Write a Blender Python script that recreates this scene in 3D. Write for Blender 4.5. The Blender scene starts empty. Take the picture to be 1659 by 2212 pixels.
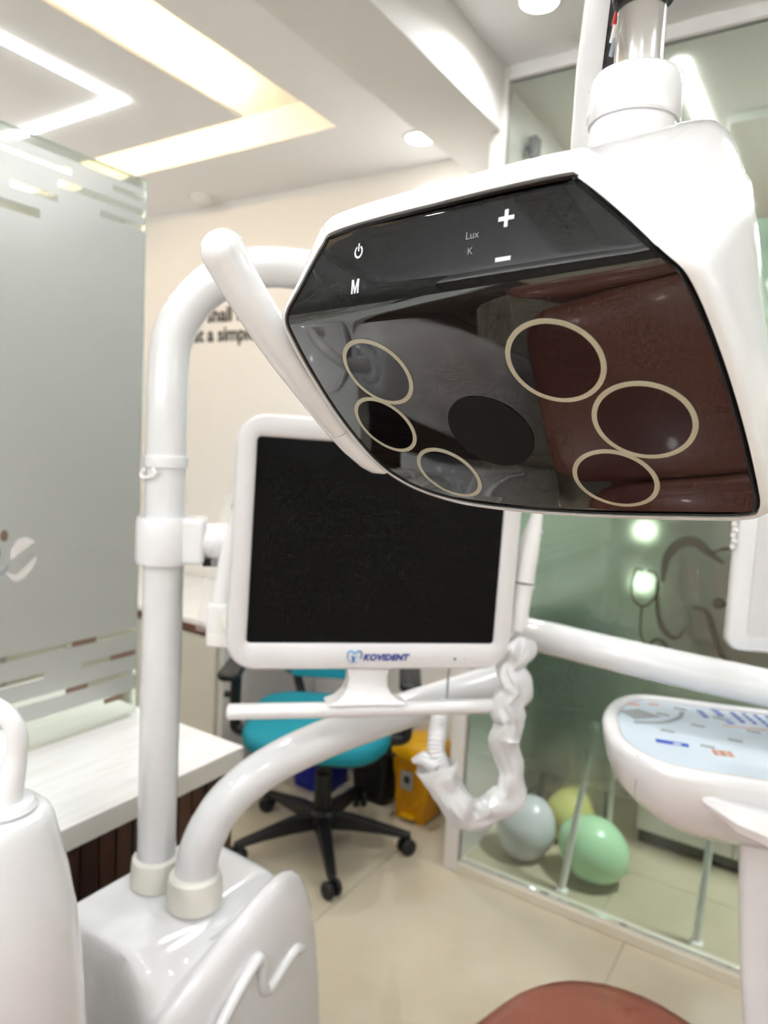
import bpy, bmesh, math, random
from mathutils import Vector, Matrix, noise
random.seed(7)
S = bpy.context.scene
C = S.collection
PI = math.pi
V3 = Vector

# ------------------------------------------------------------------ camera, world, exposure
cam_d = bpy.data.cameras.new('camera')
cam = bpy.data.objects.new('camera', cam_d)
C.objects.link(cam)
cam_d.sensor_width = 36.0
cam_d.lens = 24.97
cam_d.clip_start = 0.02
cam_d.dof.use_dof = True
cam_d.dof.focus_distance = 0.46
cam_d.dof.aperture_fstop = 7.0
cam.matrix_world = Matrix(((0.839, -0.096, 0.536, 0), (0.542, 0.050, -0.839, 0), (0.054, 0.994, 0.094, 1.45), (0, 0, 0, 1)))
_r = cam.matrix_world.to_3x3()
_q = _r.to_quaternion().normalized()
cam.matrix_world = Matrix.Translation((0, 0, 1.45)) @ _q.to_matrix().to_4x4()
S.camera = cam

w = bpy.data.worlds.new('world')
S.world = w
w.use_nodes = True
w.node_tree.nodes['Background'].inputs[0].default_value = (0.9, 0.95, 1.0, 1)
w.node_tree.nodes['Background'].inputs[1].default_value = 0.3
S.view_settings.view_transform = 'Standard'
S.view_settings.look = 'None'
S.view_settings.gamma = 1.0
S.view_settings.use_curve_mapping = False
S.view_settings.exposure = 0.2
S.cycles.use_light_tree = False
S.cycles.max_bounces = 6
S.cycles.diffuse_bounces = 3
S.cycles.glossy_bounces = 4
S.cycles.transmission_bounces = 4
S.cycles.transparent_max_bounces = 12
S.cycles.caustics_reflective = False
S.cycles.caustics_refractive = False
S.cycles.sample_clamp_indirect = 0.0
S.cycles.use_adaptive_sampling = True
S.cycles.adaptive_threshold = 0.07
S.cycles.adaptive_min_samples = 12

def area_light(name, loc, size, power, col=(1, .96, .9), spread=180, shape='DISK'):
    d = bpy.data.lights.new(name, 'AREA')
    d.shape = shape
    d.size = size
    d.energy = power
    d.color = col
    d.spread = math.radians(spread)
    o = bpy.data.objects.new(name, d)
    C.objects.link(o)
    o.location = loc
    return o

ZC, ZR, ZB = 2.556, 2.640, 2.450          # left ceiling, right ceiling, beam underside
DOWN = [(-1.39, 2.28, ZC), (-1.42, 0.95, ZC), (-1.42, -0.6, ZC), (-0.79, 1.862, ZR), (0.35, 1.75, ZR),
        (-0.62, 0.72, ZR), (1.05, 0.45, ZR), (-0.62, -0.7, ZR), (0.45, -0.7, ZR)]
P_DOWN = 4.0
P_FILL_PANEL = 6.5
P_UP = 20.0
for x, y, z in DOWN:
    area_light('downlight_lamp', (x, y, z - .012), .085, P_DOWN, (.92, .965, 1.0), 150)
FILL_PANELS = [(-0.25, -1.15, ZR), (0.45, 1.83, ZR)]  # ceiling panels added as soft fill light
for x, y, z in FILL_PANELS:
    area_light('fill_panel_lamp', (x, y, z - .03), .56, P_FILL_PANEL, (.93, .97, 1.0), 180, 'SQUARE')
NEXT = [(0.30, 2.43, 2.6)]  # unseen ceiling lamp added to brighten the room behind the partition
_p = bpy.data.lights.new('added_pendant_lamp', 'POINT')  # unseen pendant added to light the upper wall of the next room
_p.energy = 36
_p.color = (.95, .98, 1.0)
_p.shadow_soft_size = .085
_o = bpy.data.objects.new('added_pendant_lamp', _p)
C.objects.link(_o)
_o.location = (.22, 2.85, 2.32)
for x, y, z in NEXT:
    area_light('next_room_fill_lamp', (x, y, z - .06), .3, 46, (.94, .975, 1.0))

# uplights added as ambient fill, in made-up troughs on walls outside the view
UP = [((1.76, -.4, 1.60), (.10, 3.2), 1.05), ((-.8, -2.26, 1.60), (4.0, .10), 4.0), ((-3.46, .2, 1.60), (.10, 3.2), .45)]
for p, sz, pk in UP:
    o = area_light('uplight_fill_lamp', p, sz[0], P_UP * pk, (.88, .945, 1.0), 180, 'RECTANGLE')
    o.data.size_y = sz[1]
    o.rotation_euler = (PI, 0, 0)

# ------------------------------------------------------------------ materials
def mat(name, col, rough=.5, metal=0, spec=.5, ior=1.5, coat=0, emit=None, es=0, trans=0, alpha=1, bump=None, sub=0):
    m = bpy.data.materials.new(name)
    m.use_nodes = True
    b = m.node_tree.nodes['Principled BSDF']
    b.inputs['Base Color'].default_value = (*col, 1)
    b.inputs['Roughness'].default_value = rough
    b.inputs['Metallic'].default_value = metal
    b.inputs['IOR'].default_value = ior
    b.inputs['Specular IOR Level'].default_value = spec
    b.inputs['Coat Weight'].default_value = coat
    b.inputs['Coat Roughness'].default_value = .04
    b.inputs['Transmission Weight'].default_value = trans
    b.inputs['Alpha'].default_value = alpha
    if emit:
        b.inputs['Emission Color'].default_value = (*emit, 1)
        b.inputs['Emission Strength'].default_value = es
    if bump:
        nt = m.node_tree
        n = nt.nodes.new('ShaderNodeTexNoise')
        n.inputs['Scale'].default_value = bump[0]
        n.inputs['Detail'].default_value = 4
        bp = nt.nodes.new('ShaderNodeBump')
        bp.inputs['Strength'].default_value = bump[1]
        bp.inputs['Distance'].default_value = .002
        tc = nt.nodes.new('ShaderNodeTexCoord')
        nt.links.new(tc.outputs['Object'], n.inputs['Vector'])
        nt.links.new(n.outputs['Fac'], bp.inputs['Height'])
        nt.links.new(bp.outputs['Normal'], b.inputs['Normal'])
    return m

def mottled(name, c1, c2, scale, rough=.3, stretch=(1, 1, 1), detail=6, lo=.35, hi=.65, coat=0, spec=.5):
    m = mat(name, c1, rough, coat=coat, spec=spec)
    nt = m.node_tree
    b = nt.nodes['Principled BSDF']
    tc = nt.nodes.new('ShaderNodeTexCoord')
    mp = nt.nodes.new('ShaderNodeMapping')
    mp.inputs['Scale'].default_value = stretch
    n = nt.nodes.new('ShaderNodeTexNoise')
    n.inputs['Scale'].default_value = scale
    n.inputs['Detail'].default_value = detail
    r = nt.nodes.new('ShaderNodeValToRGB')
    r.color_ramp.elements[0].position = lo
    r.color_ramp.elements[0].color = (*c1, 1)
    r.color_ramp.elements[1].position = hi
    r.color_ramp.elements[1].color = (*c2, 1)
    nt.links.new(tc.outputs['Object'], mp.inputs['Vector'])
    nt.links.new(mp.outputs['Vector'], n.inputs['Vector'])
    nt.links.new(n.outputs['Fac'], r.inputs['Fac'])
    nt.links.new(r.outputs['Color'], b.inputs['Base Color'])
    return m

def thin_glass(name, tint, refl=1.0, rough=0.0):
    m = bpy.data.materials.new(name)
    m.use_nodes = True
    nt = m.node_tree
    nt.nodes.clear()
    out = nt.nodes.new('ShaderNodeOutputMaterial')
    t = nt.nodes.new('ShaderNodeBsdfTransparent')
    t.inputs[0].default_value = (*tint, 1)
    g = nt.nodes.new('ShaderNodeBsdfGlossy')
    g.inputs['Roughness'].default_value = rough
    g.inputs['Color'].default_value = (refl, refl, refl, 1)
    f = nt.nodes.new('ShaderNodeFresnel')
    f.inputs['IOR'].default_value = 1.45
    mx = nt.nodes.new('ShaderNodeMixShader')
    nt.links.new(f.outputs[0], mx.inputs[0])
    nt.links.new(t.outputs[0], mx.inputs[1])
    nt.links.new(g.outputs[0], mx.inputs[2])
    nt.links.new(mx.outputs[0], out.inputs[0])
    return m

def frosted(name, col, see=.5, see_rough=.25, gloss_rough=.25, gloss=.12, trl=.5, ior=1.02, fade=None):
    """frosted film: rough see-through + translucent white + a soft sheen"""
    m = bpy.data.materials.new(name)
    m.use_nodes = True
    nt = m.node_tree
    nt.nodes.clear()
    out = nt.nodes.new('ShaderNodeOutputMaterial')
    rf = nt.nodes.new('ShaderNodeBsdfRefraction')
    rf.inputs['Color'].default_value = (*col, 1)
    rf.inputs['Roughness'].default_value = see_rough
    rf.inputs['IOR'].default_value = ior
    d = nt.nodes.new('ShaderNodeBsdfDiffuse')
    d.inputs['Color'].default_value = (*col, 1)
    tr = nt.nodes.new('ShaderNodeBsdfTranslucent')
    tr.inputs['Color'].default_value = (*col, 1)
    m1 = nt.nodes.new('ShaderNodeMixShader')
    m1.inputs[0].default_value = trl
    nt.links.new(d.outputs[0], m1.inputs[1])
    nt.links.new(tr.outputs[0], m1.inputs[2])
    m2 = nt.nodes.new('ShaderNodeMixShader')
    m2.inputs[0].default_value = see
    nt.links.new(m1.outputs[0], m2.inputs[1])
    nt.links.new(rf.outputs[0], m2.inputs[2])
    g = nt.nodes.new('ShaderNodeBsdfGlossy')
    g.inputs['Roughness'].default_value = gloss_rough
    m3 = nt.nodes.new('ShaderNodeMixShader')
    m3.inputs[0].default_value = gloss
    nt.links.new(m2.outputs[0], m3.inputs[1])
    nt.links.new(g.outputs[0], m3.inputs[2])
    if fade:                      # dot-gradient film: thins out towards its lower edge
        tc = nt.nodes.new('ShaderNodeTexCoord')
        sx = nt.nodes.new('ShaderNodeSeparateXYZ')
        mr = nt.nodes.new('ShaderNodeMapRange')
        mr.interpolation_type = 'SMOOTHSTEP'
        mr.inputs['From Min'].default_value = fade[0]
        mr.inputs['From Max'].default_value = fade[1]
        tp_ = nt.nodes.new('ShaderNodeBsdfTransparent')
        m4 = nt.nodes.new('ShaderNodeMixShader')
        nt.links.new(tc.outputs['Object'], sx.inputs[0])
        nt.links.new(sx.outputs['Z'], mr.inputs['Value'])
        nt.links.new(mr.outputs[0], m4.inputs[0])
        nt.links.new(tp_.outputs[0], m4.inputs[1])
        nt.links.new(m3.outputs[0], m4.inputs[2])
        nt.links.new(m4.outputs[0], out.inputs[0])
    else:
        nt.links.new(m3.outputs[0], out.inputs[0])
    return m

M = {}
M['white'] = mat('white gloss plastic', (.765, .755, .755), .14, coat=.5)
M['pipe'] = mat('white painted steel', (.70, .70, .70), .12, coat=.6)
M['ivory'] = mat('ivory rubber', (.74, .72, .65), .4)
M['monitor'] = mat('pale grey plastic', (.66, .64, .635), .38)
M['screen'] = mat('black screen', (.004, .004, .004), .14, spec=.14)
M['black'] = mat('black plastic', (.011, .011, .011), .42)
M['black_gloss'] = mat('black glossy plastic', (.006, .006, .007), .08)
M['lamp_glass'] = mat('smoked lamp glass', (.016, .016, .0155), .025, ior=1.9)
M['lamp_band'] = mat('black printed lamp glass', (.003, .003, .0035), .03, ior=1.45, spec=.4)
M['lamp_gasket'] = mat('black gasket', (.004, .004, .004), .3)
M['lamp_ring'] = mat('cream lens ring print', (.44, .41, .30), .3)
M['lens'] = mat('dark lens', (.005, .006, .009), .03, ior=1.62)
M['sensor'] = mat('matt black sensor disc', (.010, .010, .010), .6, spec=.15)
M['icon'] = mat('white touch icons', (.62, .64, .66), .4)
M['icon_dim'] = mat('grey touch lettering', (.20, .20, .21), .4)
M['chrome'] = mat('polished steel', (.62, .60, .58), .16, metal=1)
M['steel_dark'] = mat('dark steel', (.12, .12, .12), .3, metal=1)
M['wall'] = mat('cream wall paint', (.85, .815, .77), .6, bump=(60, .05))
M['ceiling'] = mat('white ceiling paint', (.86, .85, .84), .7)
M['beam'] = mat('shade-toned paint', (.80, .775, .74), .7)  # darker than the ceiling: the beam's weaker light is put into its colour
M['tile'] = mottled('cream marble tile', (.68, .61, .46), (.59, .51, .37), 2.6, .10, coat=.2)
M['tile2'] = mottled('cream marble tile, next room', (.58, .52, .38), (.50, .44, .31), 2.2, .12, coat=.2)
M['grout'] = mat('grout', (.50, .42, .29), .8)
M['worktop'] = mottled('white laminate with faint streaks', (.84, .83, .80), (.74, .72, .68), 7, .22, (9, .8, 1), 3, .45, .8)
M['worktop_edge'] = mat('laminate edge', (.70, .66, .60), .35)
M['wood'] = mottled('dark reddish wood', (.085, .026, .012), (.030, .010, .006), 10, .32, (3, 3, .35), 5, .35, .7)
M['gap'] = mat('black groove', (.006, .005, .004), .8)
M['cabinet'] = mat('beige laminate', (.60, .575, .50), .4)
M['cabinet_side'] = mat('cream laminate side', (.62, .60, .57), .4)
M['brown_edge'] = mat('brown edge band', (.15, .055, .03), .35)
M['glass'] = thin_glass('clear glass', (.90, .95, .92))
M['glass_edge'] = mat('green glass edge', (.33, .50, .43), .1)
M['film'] = frosted('frosted film', (.90, .905, .87), see=.20, see_rough=.4, gloss_rough=.30, gloss=.24)
M['film_green'] = frosted('frosted film on partition', (.72, .83, .74), see=.70, see_rough=.40, gloss_rough=.3, gloss=.10, ior=1.22, fade=(.30, .66))
M['decor'] = mat('olive grey clear-cut line', (.085, .082, .055), .3)
M['decor_brown'] = mat('brown clear-cut mark', (.22, .14, .10), .3)
M['sill'] = mat('cream sill', (.74, .68, .56), .35)
M['frame_white'] = mat('cream white frame', (.76, .72, .68), .4)
M['teal'] = mat('teal fabric', (.0, .235, .30), .75, bump=(400, .3))
M['grey_mesh'] = mat('grey teal mesh', (.12, .20, .20), .7)
M['yellow'] = mat('yellow plastic', (.80, .42, .0), .35)
M['yellow_dark'] = mat('deeper yellow plastic', (.72, .32, .0), .35)
M['blue'] = mat('blue plastic', (.008, .016, .36), .35)
M['label'] = mat('grey paper label', (.46, .46, .42), .6)
M['label_ink'] = mat('dark label print', (.06, .06, .06), .6)
M['brown_leather'] = mat('brown leatherette', (.29, .088, .055), .28, coat=.1, bump=(180, .08))
M['amber'] = mat('amber underside', (.55, .20, .02), .3)
M['sleeve'] = frosted('milky plastic sleeve', (.90, .90, .90), see=.12, see_rough=.3, gloss_rough=.2, gloss=.12, trl=.35)
M['sleeve_clear'] = mat('translucent sheath', (.80, .785, .765), .25)
M['hose_dark'] = mat('grey blue hose groove', (.30, .34, .38), .5)
M['hose'] = mat('white corrugated hose', (.78, .78, .78), .4)
M['bag'] = mat('clear plastic bag', (.85, .85, .84), .2, alpha=.16)
M['text_black'] = mat('black wall lettering', (.025, .02, .018), .5)
M['logo_blue'] = mat('logo dark blue', (.015, .035, .28), .4)
M['logo_cyan'] = mat('logo light blue', (.10, .40, .68), .4)
M['print_sheet'] = mat('pale blue printed film', (.60, .68, .75), .12)
M['print_grey'] = mat('grey print', (.36, .37, .38), .2)
M['print_blue'] = mat('blue print', (.06, .10, .50), .2)
M['print_orange'] = mat('orange print', (.72, .25, .10), .2)
M['balloon_grey'] = mat('pale grey balloon rubber', (.66, .67, .70), .25)
M['balloon_green'] = mat('pale green balloon rubber', (.48, .78, .48), .25)
M['balloon_yellow'] = mat('pale yellow balloon rubber', (.68, .66, .22), .25)
M['knot_green'] = mat('green balloon knot', (.12, .55, .14), .3)
M['led'] = mat('led diffuser', (1, 1, 1), .5, emit=(1.0, .995, .98), es=16)
M['cove_led'] = mat('warm cove led', (1, .8, .5), .5, emit=(1.0, .74, .40), es=26)
M['down_emit'] = mat('downlight lens', (1, 1, 1), .5, emit=(1, .96, .88), es=20)
for _m in ('down_emit',):
    M[_m].cycles.emission_sampling = 'NONE'
M['fill_emit'] = mat('fill diffuser', (1, 1, 1), .5, emit=(1, .97, .92), es=4)
M['fill_emit'].cycles.emission_sampling = 'NONE'
M['glow'] = mat('glowing globe', (1, 1, 1), .5, emit=(1, .93, .82), es=14)
M['tan_wall'] = mat('tan wall paint', (.52, .42, .30), .6)
M['rod_white'] = mat('white stand-in rod', (.92, .92, .90), .3)
M['green_chair'] = mat('dark green fabric', (.09, .16, .135), .7)
M['maroon'] = mat('maroon cloth', (.40, .085, .085), .5)
M['red'] = mat('red cap', (.5, .02, .02), .4)
M['orange_led'] = mat('amber cabinet lacquer', (.55, .28, .08), .3)

# ------------------------------------------------------------------ mesh helpers
def bm_new():
    return bmesh.new()

def add_box(bm, a, b, rot=None, at=None):
    vs = []
    for z in (a[2], b[2]):
        for x, y in ((a[0], a[1]), (b[0], a[1]), (b[0], b[1]), (a[0], b[1])):
            p = V3((x, y, z))
            if rot is not None:
                p = rot @ p
            if at is not None:
                p = p + V3(at)
            vs.append(bm.verts.new(p))
    for f in ((3, 2, 1, 0), (4, 5, 6, 7), (0, 1, 5, 4), (1, 2, 6, 5), (2, 3, 7, 6), (3, 0, 4, 7)):
        bm.faces.new([vs[i] for i in f])

def skin(bm, loops, closed=True, cap0=True, cap1=True):
    R = []
    for l in loops:
        R.append([bm.verts.new(p) for p in l])
    n = len(R[0])
    for a, b in zip(R[:-1], R[1:]):
        for i in range(n if closed else n - 1):
            j = (i + 1) % n
            bm.faces.new((a[i], a[j], b[j], b[i]))
    if cap0:
        bm.faces.new(list(reversed(R[0])))
    if cap1:
        bm.faces.new(R[-1])
    return R

def frames(pts):
    pts = [V3(p) for p in pts]
    T = []
    for i in range(len(pts)):
        a = pts[max(0, i - 1)]
        b = pts[min(len(pts) - 1, i + 1)]
        T.append((b - a).normalized())
    up = V3((0, 0, 1)) if abs(T[0].z) < .9 else V3((1, 0, 0))
    x = T[0].cross(up).normalized()
    out = []
    for t in T:
        x = (x - t * x.dot(t)).normalized()
        out.append((x, t.cross(x), t))
    return pts, out

def add_tube(bm, pts, r, seg=20, caps=True, round_end=False):
    pts, fr = frames(pts)
    n = len(pts)
    rr = r if isinstance(r, (list, tuple)) else [r] * n
    loops = []
    for p, (x, y, t), q in zip(pts, fr, rr):
        loops.append([p + (x * math.cos(2 * PI * k / seg) + y * math.sin(2 * PI * k / seg)) * q for k in range(seg)])
    if round_end:
        for end in (0, 1):
            i = -1 if end else 0
            p, (x, y, t), q = pts[i], fr[i], rr[i]
            s = 1 if end else -1
            ex = []
            for a in (25, 50, 72, 86):
                c, d = math.cos(math.radians(a)), math.sin(math.radians(a))
                ex.append([p + t * s * q * d * round_end + (x * math.cos(2 * PI * k / seg) + y * math.sin(2 * PI * k / seg)) * q * c for k in range(seg)])
            loops = loops + ex if end else ex[::-1] + loops
    skin(bm, loops, True, caps, caps)

def add_cyl(bm, a, b, r, r2=None, seg=24):
    add_tube(bm, [a, b], [r, r if r2 is None else r2], seg)

def add_lathe(bm, prof, at=(0, 0, 0), rot=None, seg=32, cap=True):
    loops = []
    for r, z in prof:
        l = []
        for k in range(seg):
            p = V3((r * math.cos(2 * PI * k / seg), r * math.sin(2 * PI * k / seg), z))
            if rot is not None:
                p = rot @ p
            l.append(p + V3(at))
        loops.append(l)
    skin(bm, loops, True, cap, cap)

def smooth_path(pts, n=8, closed=False):
    pts = [V3(p) for p in pts]
    out = []
    m = len(pts)
    rng = range(m) if closed else range(m - 1)
    for i in rng:
        if closed:
            p0, p1, p2, p3 = pts[(i - 1) % m], pts[i], pts[(i + 1) % m], pts[(i + 2) % m]
        else:
            p1, p2 = pts[i], pts[i + 1]
            p0 = pts[i - 1] if i else p1 * 2 - p2
            p3 = pts[i + 2] if i + 2 < m else p2 * 2 - p1
        for k in range(n):
            t = k / n
            out.append(.5 * ((2 * p1) + (p2 - p0) * t + (2 * p0 - 5 * p1 + 4 * p2 - p3) * t * t + (3 * p1 - p0 - 3 * p2 + p3) * t ** 3))
    if not closed:
        out.append(pts[-1])
    return out

def rrect(w, h, r, n=6, cx=0, cy=0):
    out = []
    for sx, sy, a0 in ((1, 1, 0), (-1, 1, 90), (-1, -1, 180), (1, -1, 270)):
        for k in range(n + 1):
            a = math.radians(a0 + 90 * k / n)
            out.append((cx + sx * (w / 2 - r) + r * math.cos(a), cy + sy * (h / 2 - r) + r * math.sin(a)))
    return out

def add_slab(bm, outline, z0, z1, bev=0.0, fn=None):
    """extrude a 2D outline from z0 to z1, with an optional rounded edge; fn maps (x, y, z) to a point"""
    fn = fn or (lambda x, y, z: V3((x, y, z)))
    cx = sum(p[0] for p in outline) / len(outline)
    cy = sum(p[1] for p in outline) / len(outline)
    def inset(d):
        res = []
        m = len(outline)
        for i, (x, y) in enumerate(outline):
            ax, ay = outline[i - 1]
            bx_, by_ = outline[(i + 1) % m]
            tx, ty = bx_ - ax, by_ - ay
            l = math.hypot(tx, ty) or 1
            res.append((x - ty / l * d, y + tx / l * d))
        return res
    if bev:
        seq = []
        for a in (0, 30, 60, 90):
            c = math.radians(a)
            seq.append((bev * (1 - math.sin(c)), z0 + bev * (1 - math.cos(c)) * 1.0))
        loops = [[fn(x, y, z) for x, y in inset(d)] for d, z in seq]
        loops += [[fn(x, y, z1 - (z - z0)) for x, y in inset(d)] for d, z in reversed(seq)]
    else:
        loops = [[fn(x, y, z0) for x, y in outline], [fn(x, y, z1) for x, y in outline]]
    skin(bm, loops)

def obj(name, bm, m, parent=None, smooth=True, bevel=0, angle=35, subd=0, label=None):
    bmesh.ops.remove_doubles(bm, verts=bm.verts, dist=1e-6)
    bmesh.ops.recalc_face_normals(bm, faces=bm.faces)
    me = bpy.data.meshes.new(name)
    bm.to_mesh(me)
    bm.free()
    me.materials.append(M[m] if isinstance(m, str) else m)
    return link_mesh(name, me, parent, smooth, bevel, angle, subd, label)

def link_mesh(name, me, parent=None, smooth=True, bevel=0, angle=35, subd=0, label=None):
    o = bpy.data.objects.new(name, me)
    C.objects.link(o)
    if smooth:
        for p in me.polygons:
            p.use_smooth = True
        me.set_sharp_from_angle(angle=math.radians(angle))
    if bevel:
        b = o.modifiers.new('bevel', 'BEVEL')
        b.width = bevel
        b.segments = 3
        b.limit_method = 'ANGLE'
        b.angle_limit = math.radians(35)
        b.harden_normals = True
    if subd:
        s = o.modifiers.new('sub', 'SUBSURF')
        s.levels = s.render_levels = subd
    if parent is not None:
        o.parent = parent
    if label:
        o['label'] = label
    return o

def recenter(o, base):
    """move a top-level mesh's origin to its base"""
    o.data.transform(Matrix.Translation(-V3(base)))
    o.location = base

def thing(name, label, cat, loc=(0, 0, 0), mw=None, group=None):
    o = bpy.data.objects.new(name, None)
    o.empty_display_size = .05
    C.objects.link(o)
    if mw is not None:
        o.matrix_world = mw
    else:
        o.location = loc
    o['label'] = label
    o['category'] = cat
    if group:
        o['group'] = group
    return o

def wpart(name, bm, m, t, **k):
    """a part whose shape was given in world coordinates, under the thing t (an unrotated Empty)"""
    root = t
    off = V3((0, 0, 0))
    while root is not None:
        off += root.location
        root = root.parent
    bmesh.ops.translate(bm, verts=bm.verts, vec=-off)
    return obj(name, bm, m, t, **k)

def structure(o):
    o['kind'] = 'structure'
    return o

def text_mesh(s, size, ext=.0005, bold=0, shear=0, align='CENTER', space=1):
    cu = bpy.data.curves.new('lettering', 'FONT')
    cu.body = s
    cu.size = size
    cu.extrude = ext
    cu.offset = bold
    cu.shear = shear
    cu.align_x = align
    cu.align_y = 'CENTER'
    cu.space_character = space
    cu.resolution_u = 3
    o = bpy.data.objects.new('lettering', cu)
    C.objects.link(o)
    bpy.context.view_layer.update()
    me = bpy.data.meshes.new_from_object(o.evaluated_get(bpy.context.evaluated_depsgraph_get()))
    bpy.data.objects.remove(o)
    bpy.data.curves.remove(cu)
    return me

# ------------------------------------------------------------------ the setting
XL, XR, YF, YB, YP = -3.6, 1.9, -2.4, 2.5, 2.15
b = bm_new()
add_box(b, (XL, YF, -.06), (XR, 4.2, -.004))
floor = structure(obj('floor', b, 'grout', smooth=False))
floor['label'] = 'cream marble tiled floor'
b = bm_new()
add_box(b, (-.399, -.399, -.004), (.399, .399, 0))
me_tile = None
xs = [-.414 + .8 * k for k in range(-4, 4)]
ys = [2.13 - .8 * k for k in range(0, 7)]
def tile(x0, x1, y0, y1, m):
    x0, x1 = max(x0, XL), min(x1, XR)
    y0, y1 = max(y0, YF), min(y1, 4.2)
    if x1 - x0 < .05 or y1 - y0 < .03:
        return
    bb = bm_new()
    add_box(bb, (x0 + .0012, y0 + .0012, -.004), (x1 - .0012, y1 - .0012, 0))
    o = obj('tile', bb, m, floor, smooth=False)
b.free()
for x in xs:
    for y in ys:
        tile(x, x + .8, y - .8, y, 'tile')
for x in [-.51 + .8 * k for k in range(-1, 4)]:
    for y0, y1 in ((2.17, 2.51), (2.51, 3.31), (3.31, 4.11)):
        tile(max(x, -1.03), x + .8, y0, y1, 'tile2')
for x in xs:
    tile(x, min(x + .8, -1.03), 2.13, 2.51, 'tile')

def wall(name, a, b_, m):
    bb = bm_new()
    add_box(bb, a, b_)
    return structure(obj(name, bb, m, smooth=False))
wall_back = wall('wall_back', (XL, YB, 0), (-1.0355, YB + .1, 2.75), 'wall')
wall('wall_left', (XL - .1, YF, 0), (XL, YB + .1, 2.75), 'wall')
wall('wall_front', (XL - .1, YF - .1, 0), (XR + .1, YF, 2.75), 'wall')
wall('wall_right', (XR, YF, 0), (XR + .1, 4.2, 2.75), 'wall')
wall('wall_return', (-1.035, YP + .025, 0), (-1.0, 4.2, 2.75), 'frame_white')
wall('wall_far', (-1.035, 4.2, 0), (XR + .1, 4.3, 2.75), 'tan_wall')

# lettering on the back wall
for s, x, z in (('We shall never', -2.86, 2.030), ('that a simple smile', -2.86, 1.937)):
    me = text_mesh(s, .098, .001, .0022, align='LEFT')
    me.materials.append(M['text_black'])
    o = link_mesh('lettering', me, wall_back, smooth=False, label='black wall lettering')
    o.location = (x, YB - .002, z)
    o.rotation_euler = (PI / 2, 0, 0)

# ceiling
b = bm_new()
Z1 = ZC + .12
for a, c in (((-1.61, YF), (-1.24, YB)), ((XL, 2.08), (-1.61, YB)), ((XL, YF), (-1.61, -.85)), ((XL, -.85), (-3.36, 2.08))):
    add_box(b, (a[0], a[1], ZC), (c[0], c[1], Z1))
ceiling = structure(obj('ceiling', b, 'ceiling', smooth=False))
b = bm_new(); add_box(b, (XL, YF, Z1), (-1.24, YB, Z1 + .05))
obj('cove_slab', b, 'ceiling', ceiling, smooth=False)
b = bm_new(); add_box(b, (-3.12, -.62, ZC), (-1.87, 1.88, ZC + .012))
obj('drop_panel', b, 'ceiling', ceiling, smooth=False)
b = bm_new(); add_box(b, (-1.24, YF, ZB), (-1.0, YP + .024, 2.75)); add_box(b, (-1.24, YP + .0241, ZB), (-1.0355, YB, 2.75))
obj('beam', b, 'beam', ceiling, smooth=False)
b = bm_new(); add_box(b, (-1.0, YF, ZR), (XR, YP + .02, ZR + .1))
obj('raised_ceiling', b, 'ceiling', ceiling, smooth=False)
b = bm_new(); add_box(b, (-1.0, YP + .02, 2.6), (XR, 4.2, 2.75)); add_box(b, (-.42, 2.66, 2.57), (XR, 4.2, 2.60))
obj('next_room_ceiling', b, 'beam', ceiling, smooth=False)
# hangers that hold the floating panel
b = bm_new()
for x in (-2.9, -2.1):
    for y in (-.4, 1.5):
        add_box(b, (x - .03, y - .03, ZC + .012), (x + .03, y + .03, Z1))
obj('panel_hanger', b, 'ceiling', ceiling, smooth=False)

# cove led strips lying on the floating panel's rim
cove = thing('cove_light', 'warm yellow light strip glowing in the ceiling recess', 'cove light', (-2.5, .6, ZC + .0125))
for a, c in (((-1.93, -.6), (-1.905, 1.86)), ((-3.1, 1.835), (-1.94, 1.86)), ((-3.1, -.6), (-1.94, -.575)), ((-3.1, -.56), (-3.075, 1.82))):
    b = bm_new(); add_box(b, (a[0], a[1], ZC + .0125), (c[0], c[1], ZC + .025))
    wpart('light_strip', b, 'cove_led', cove, smooth=False)
# led profile on the panel underside
ledp = thing('led_profile_light', 'white linear light set as a right angle in the dropped ceiling panel', 'ceiling light', (-2.5, .6, ZC))
for a, c in (((-2.168, -.3), (-2.134, 1.609)), ((-2.87, 1.575), (-2.170, 1.609)), ((-2.87, -.3), (-2.836, 1.573)), ((-2.834, -.3), (-2.170, -.266))):
    b = bm_new(); add_box(b, (a[0], a[1], ZC - .008), (c[0], c[1], ZC))
    wpart('light_strip', b, 'led', ledp, bevel=.003)
b = bm_new(); add_box(b, (-.525, 2.24, 2.592), (-.490, 3.7, 2.6))
ol = obj('led_line_light', b, 'led', smooth=False)
recenter(ol, (-.507, 2.9, 2.6))
ol['label'] = 'straight white light line on the ceiling behind the clear glass'
ol['category'] = 'ceiling light'

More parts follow.
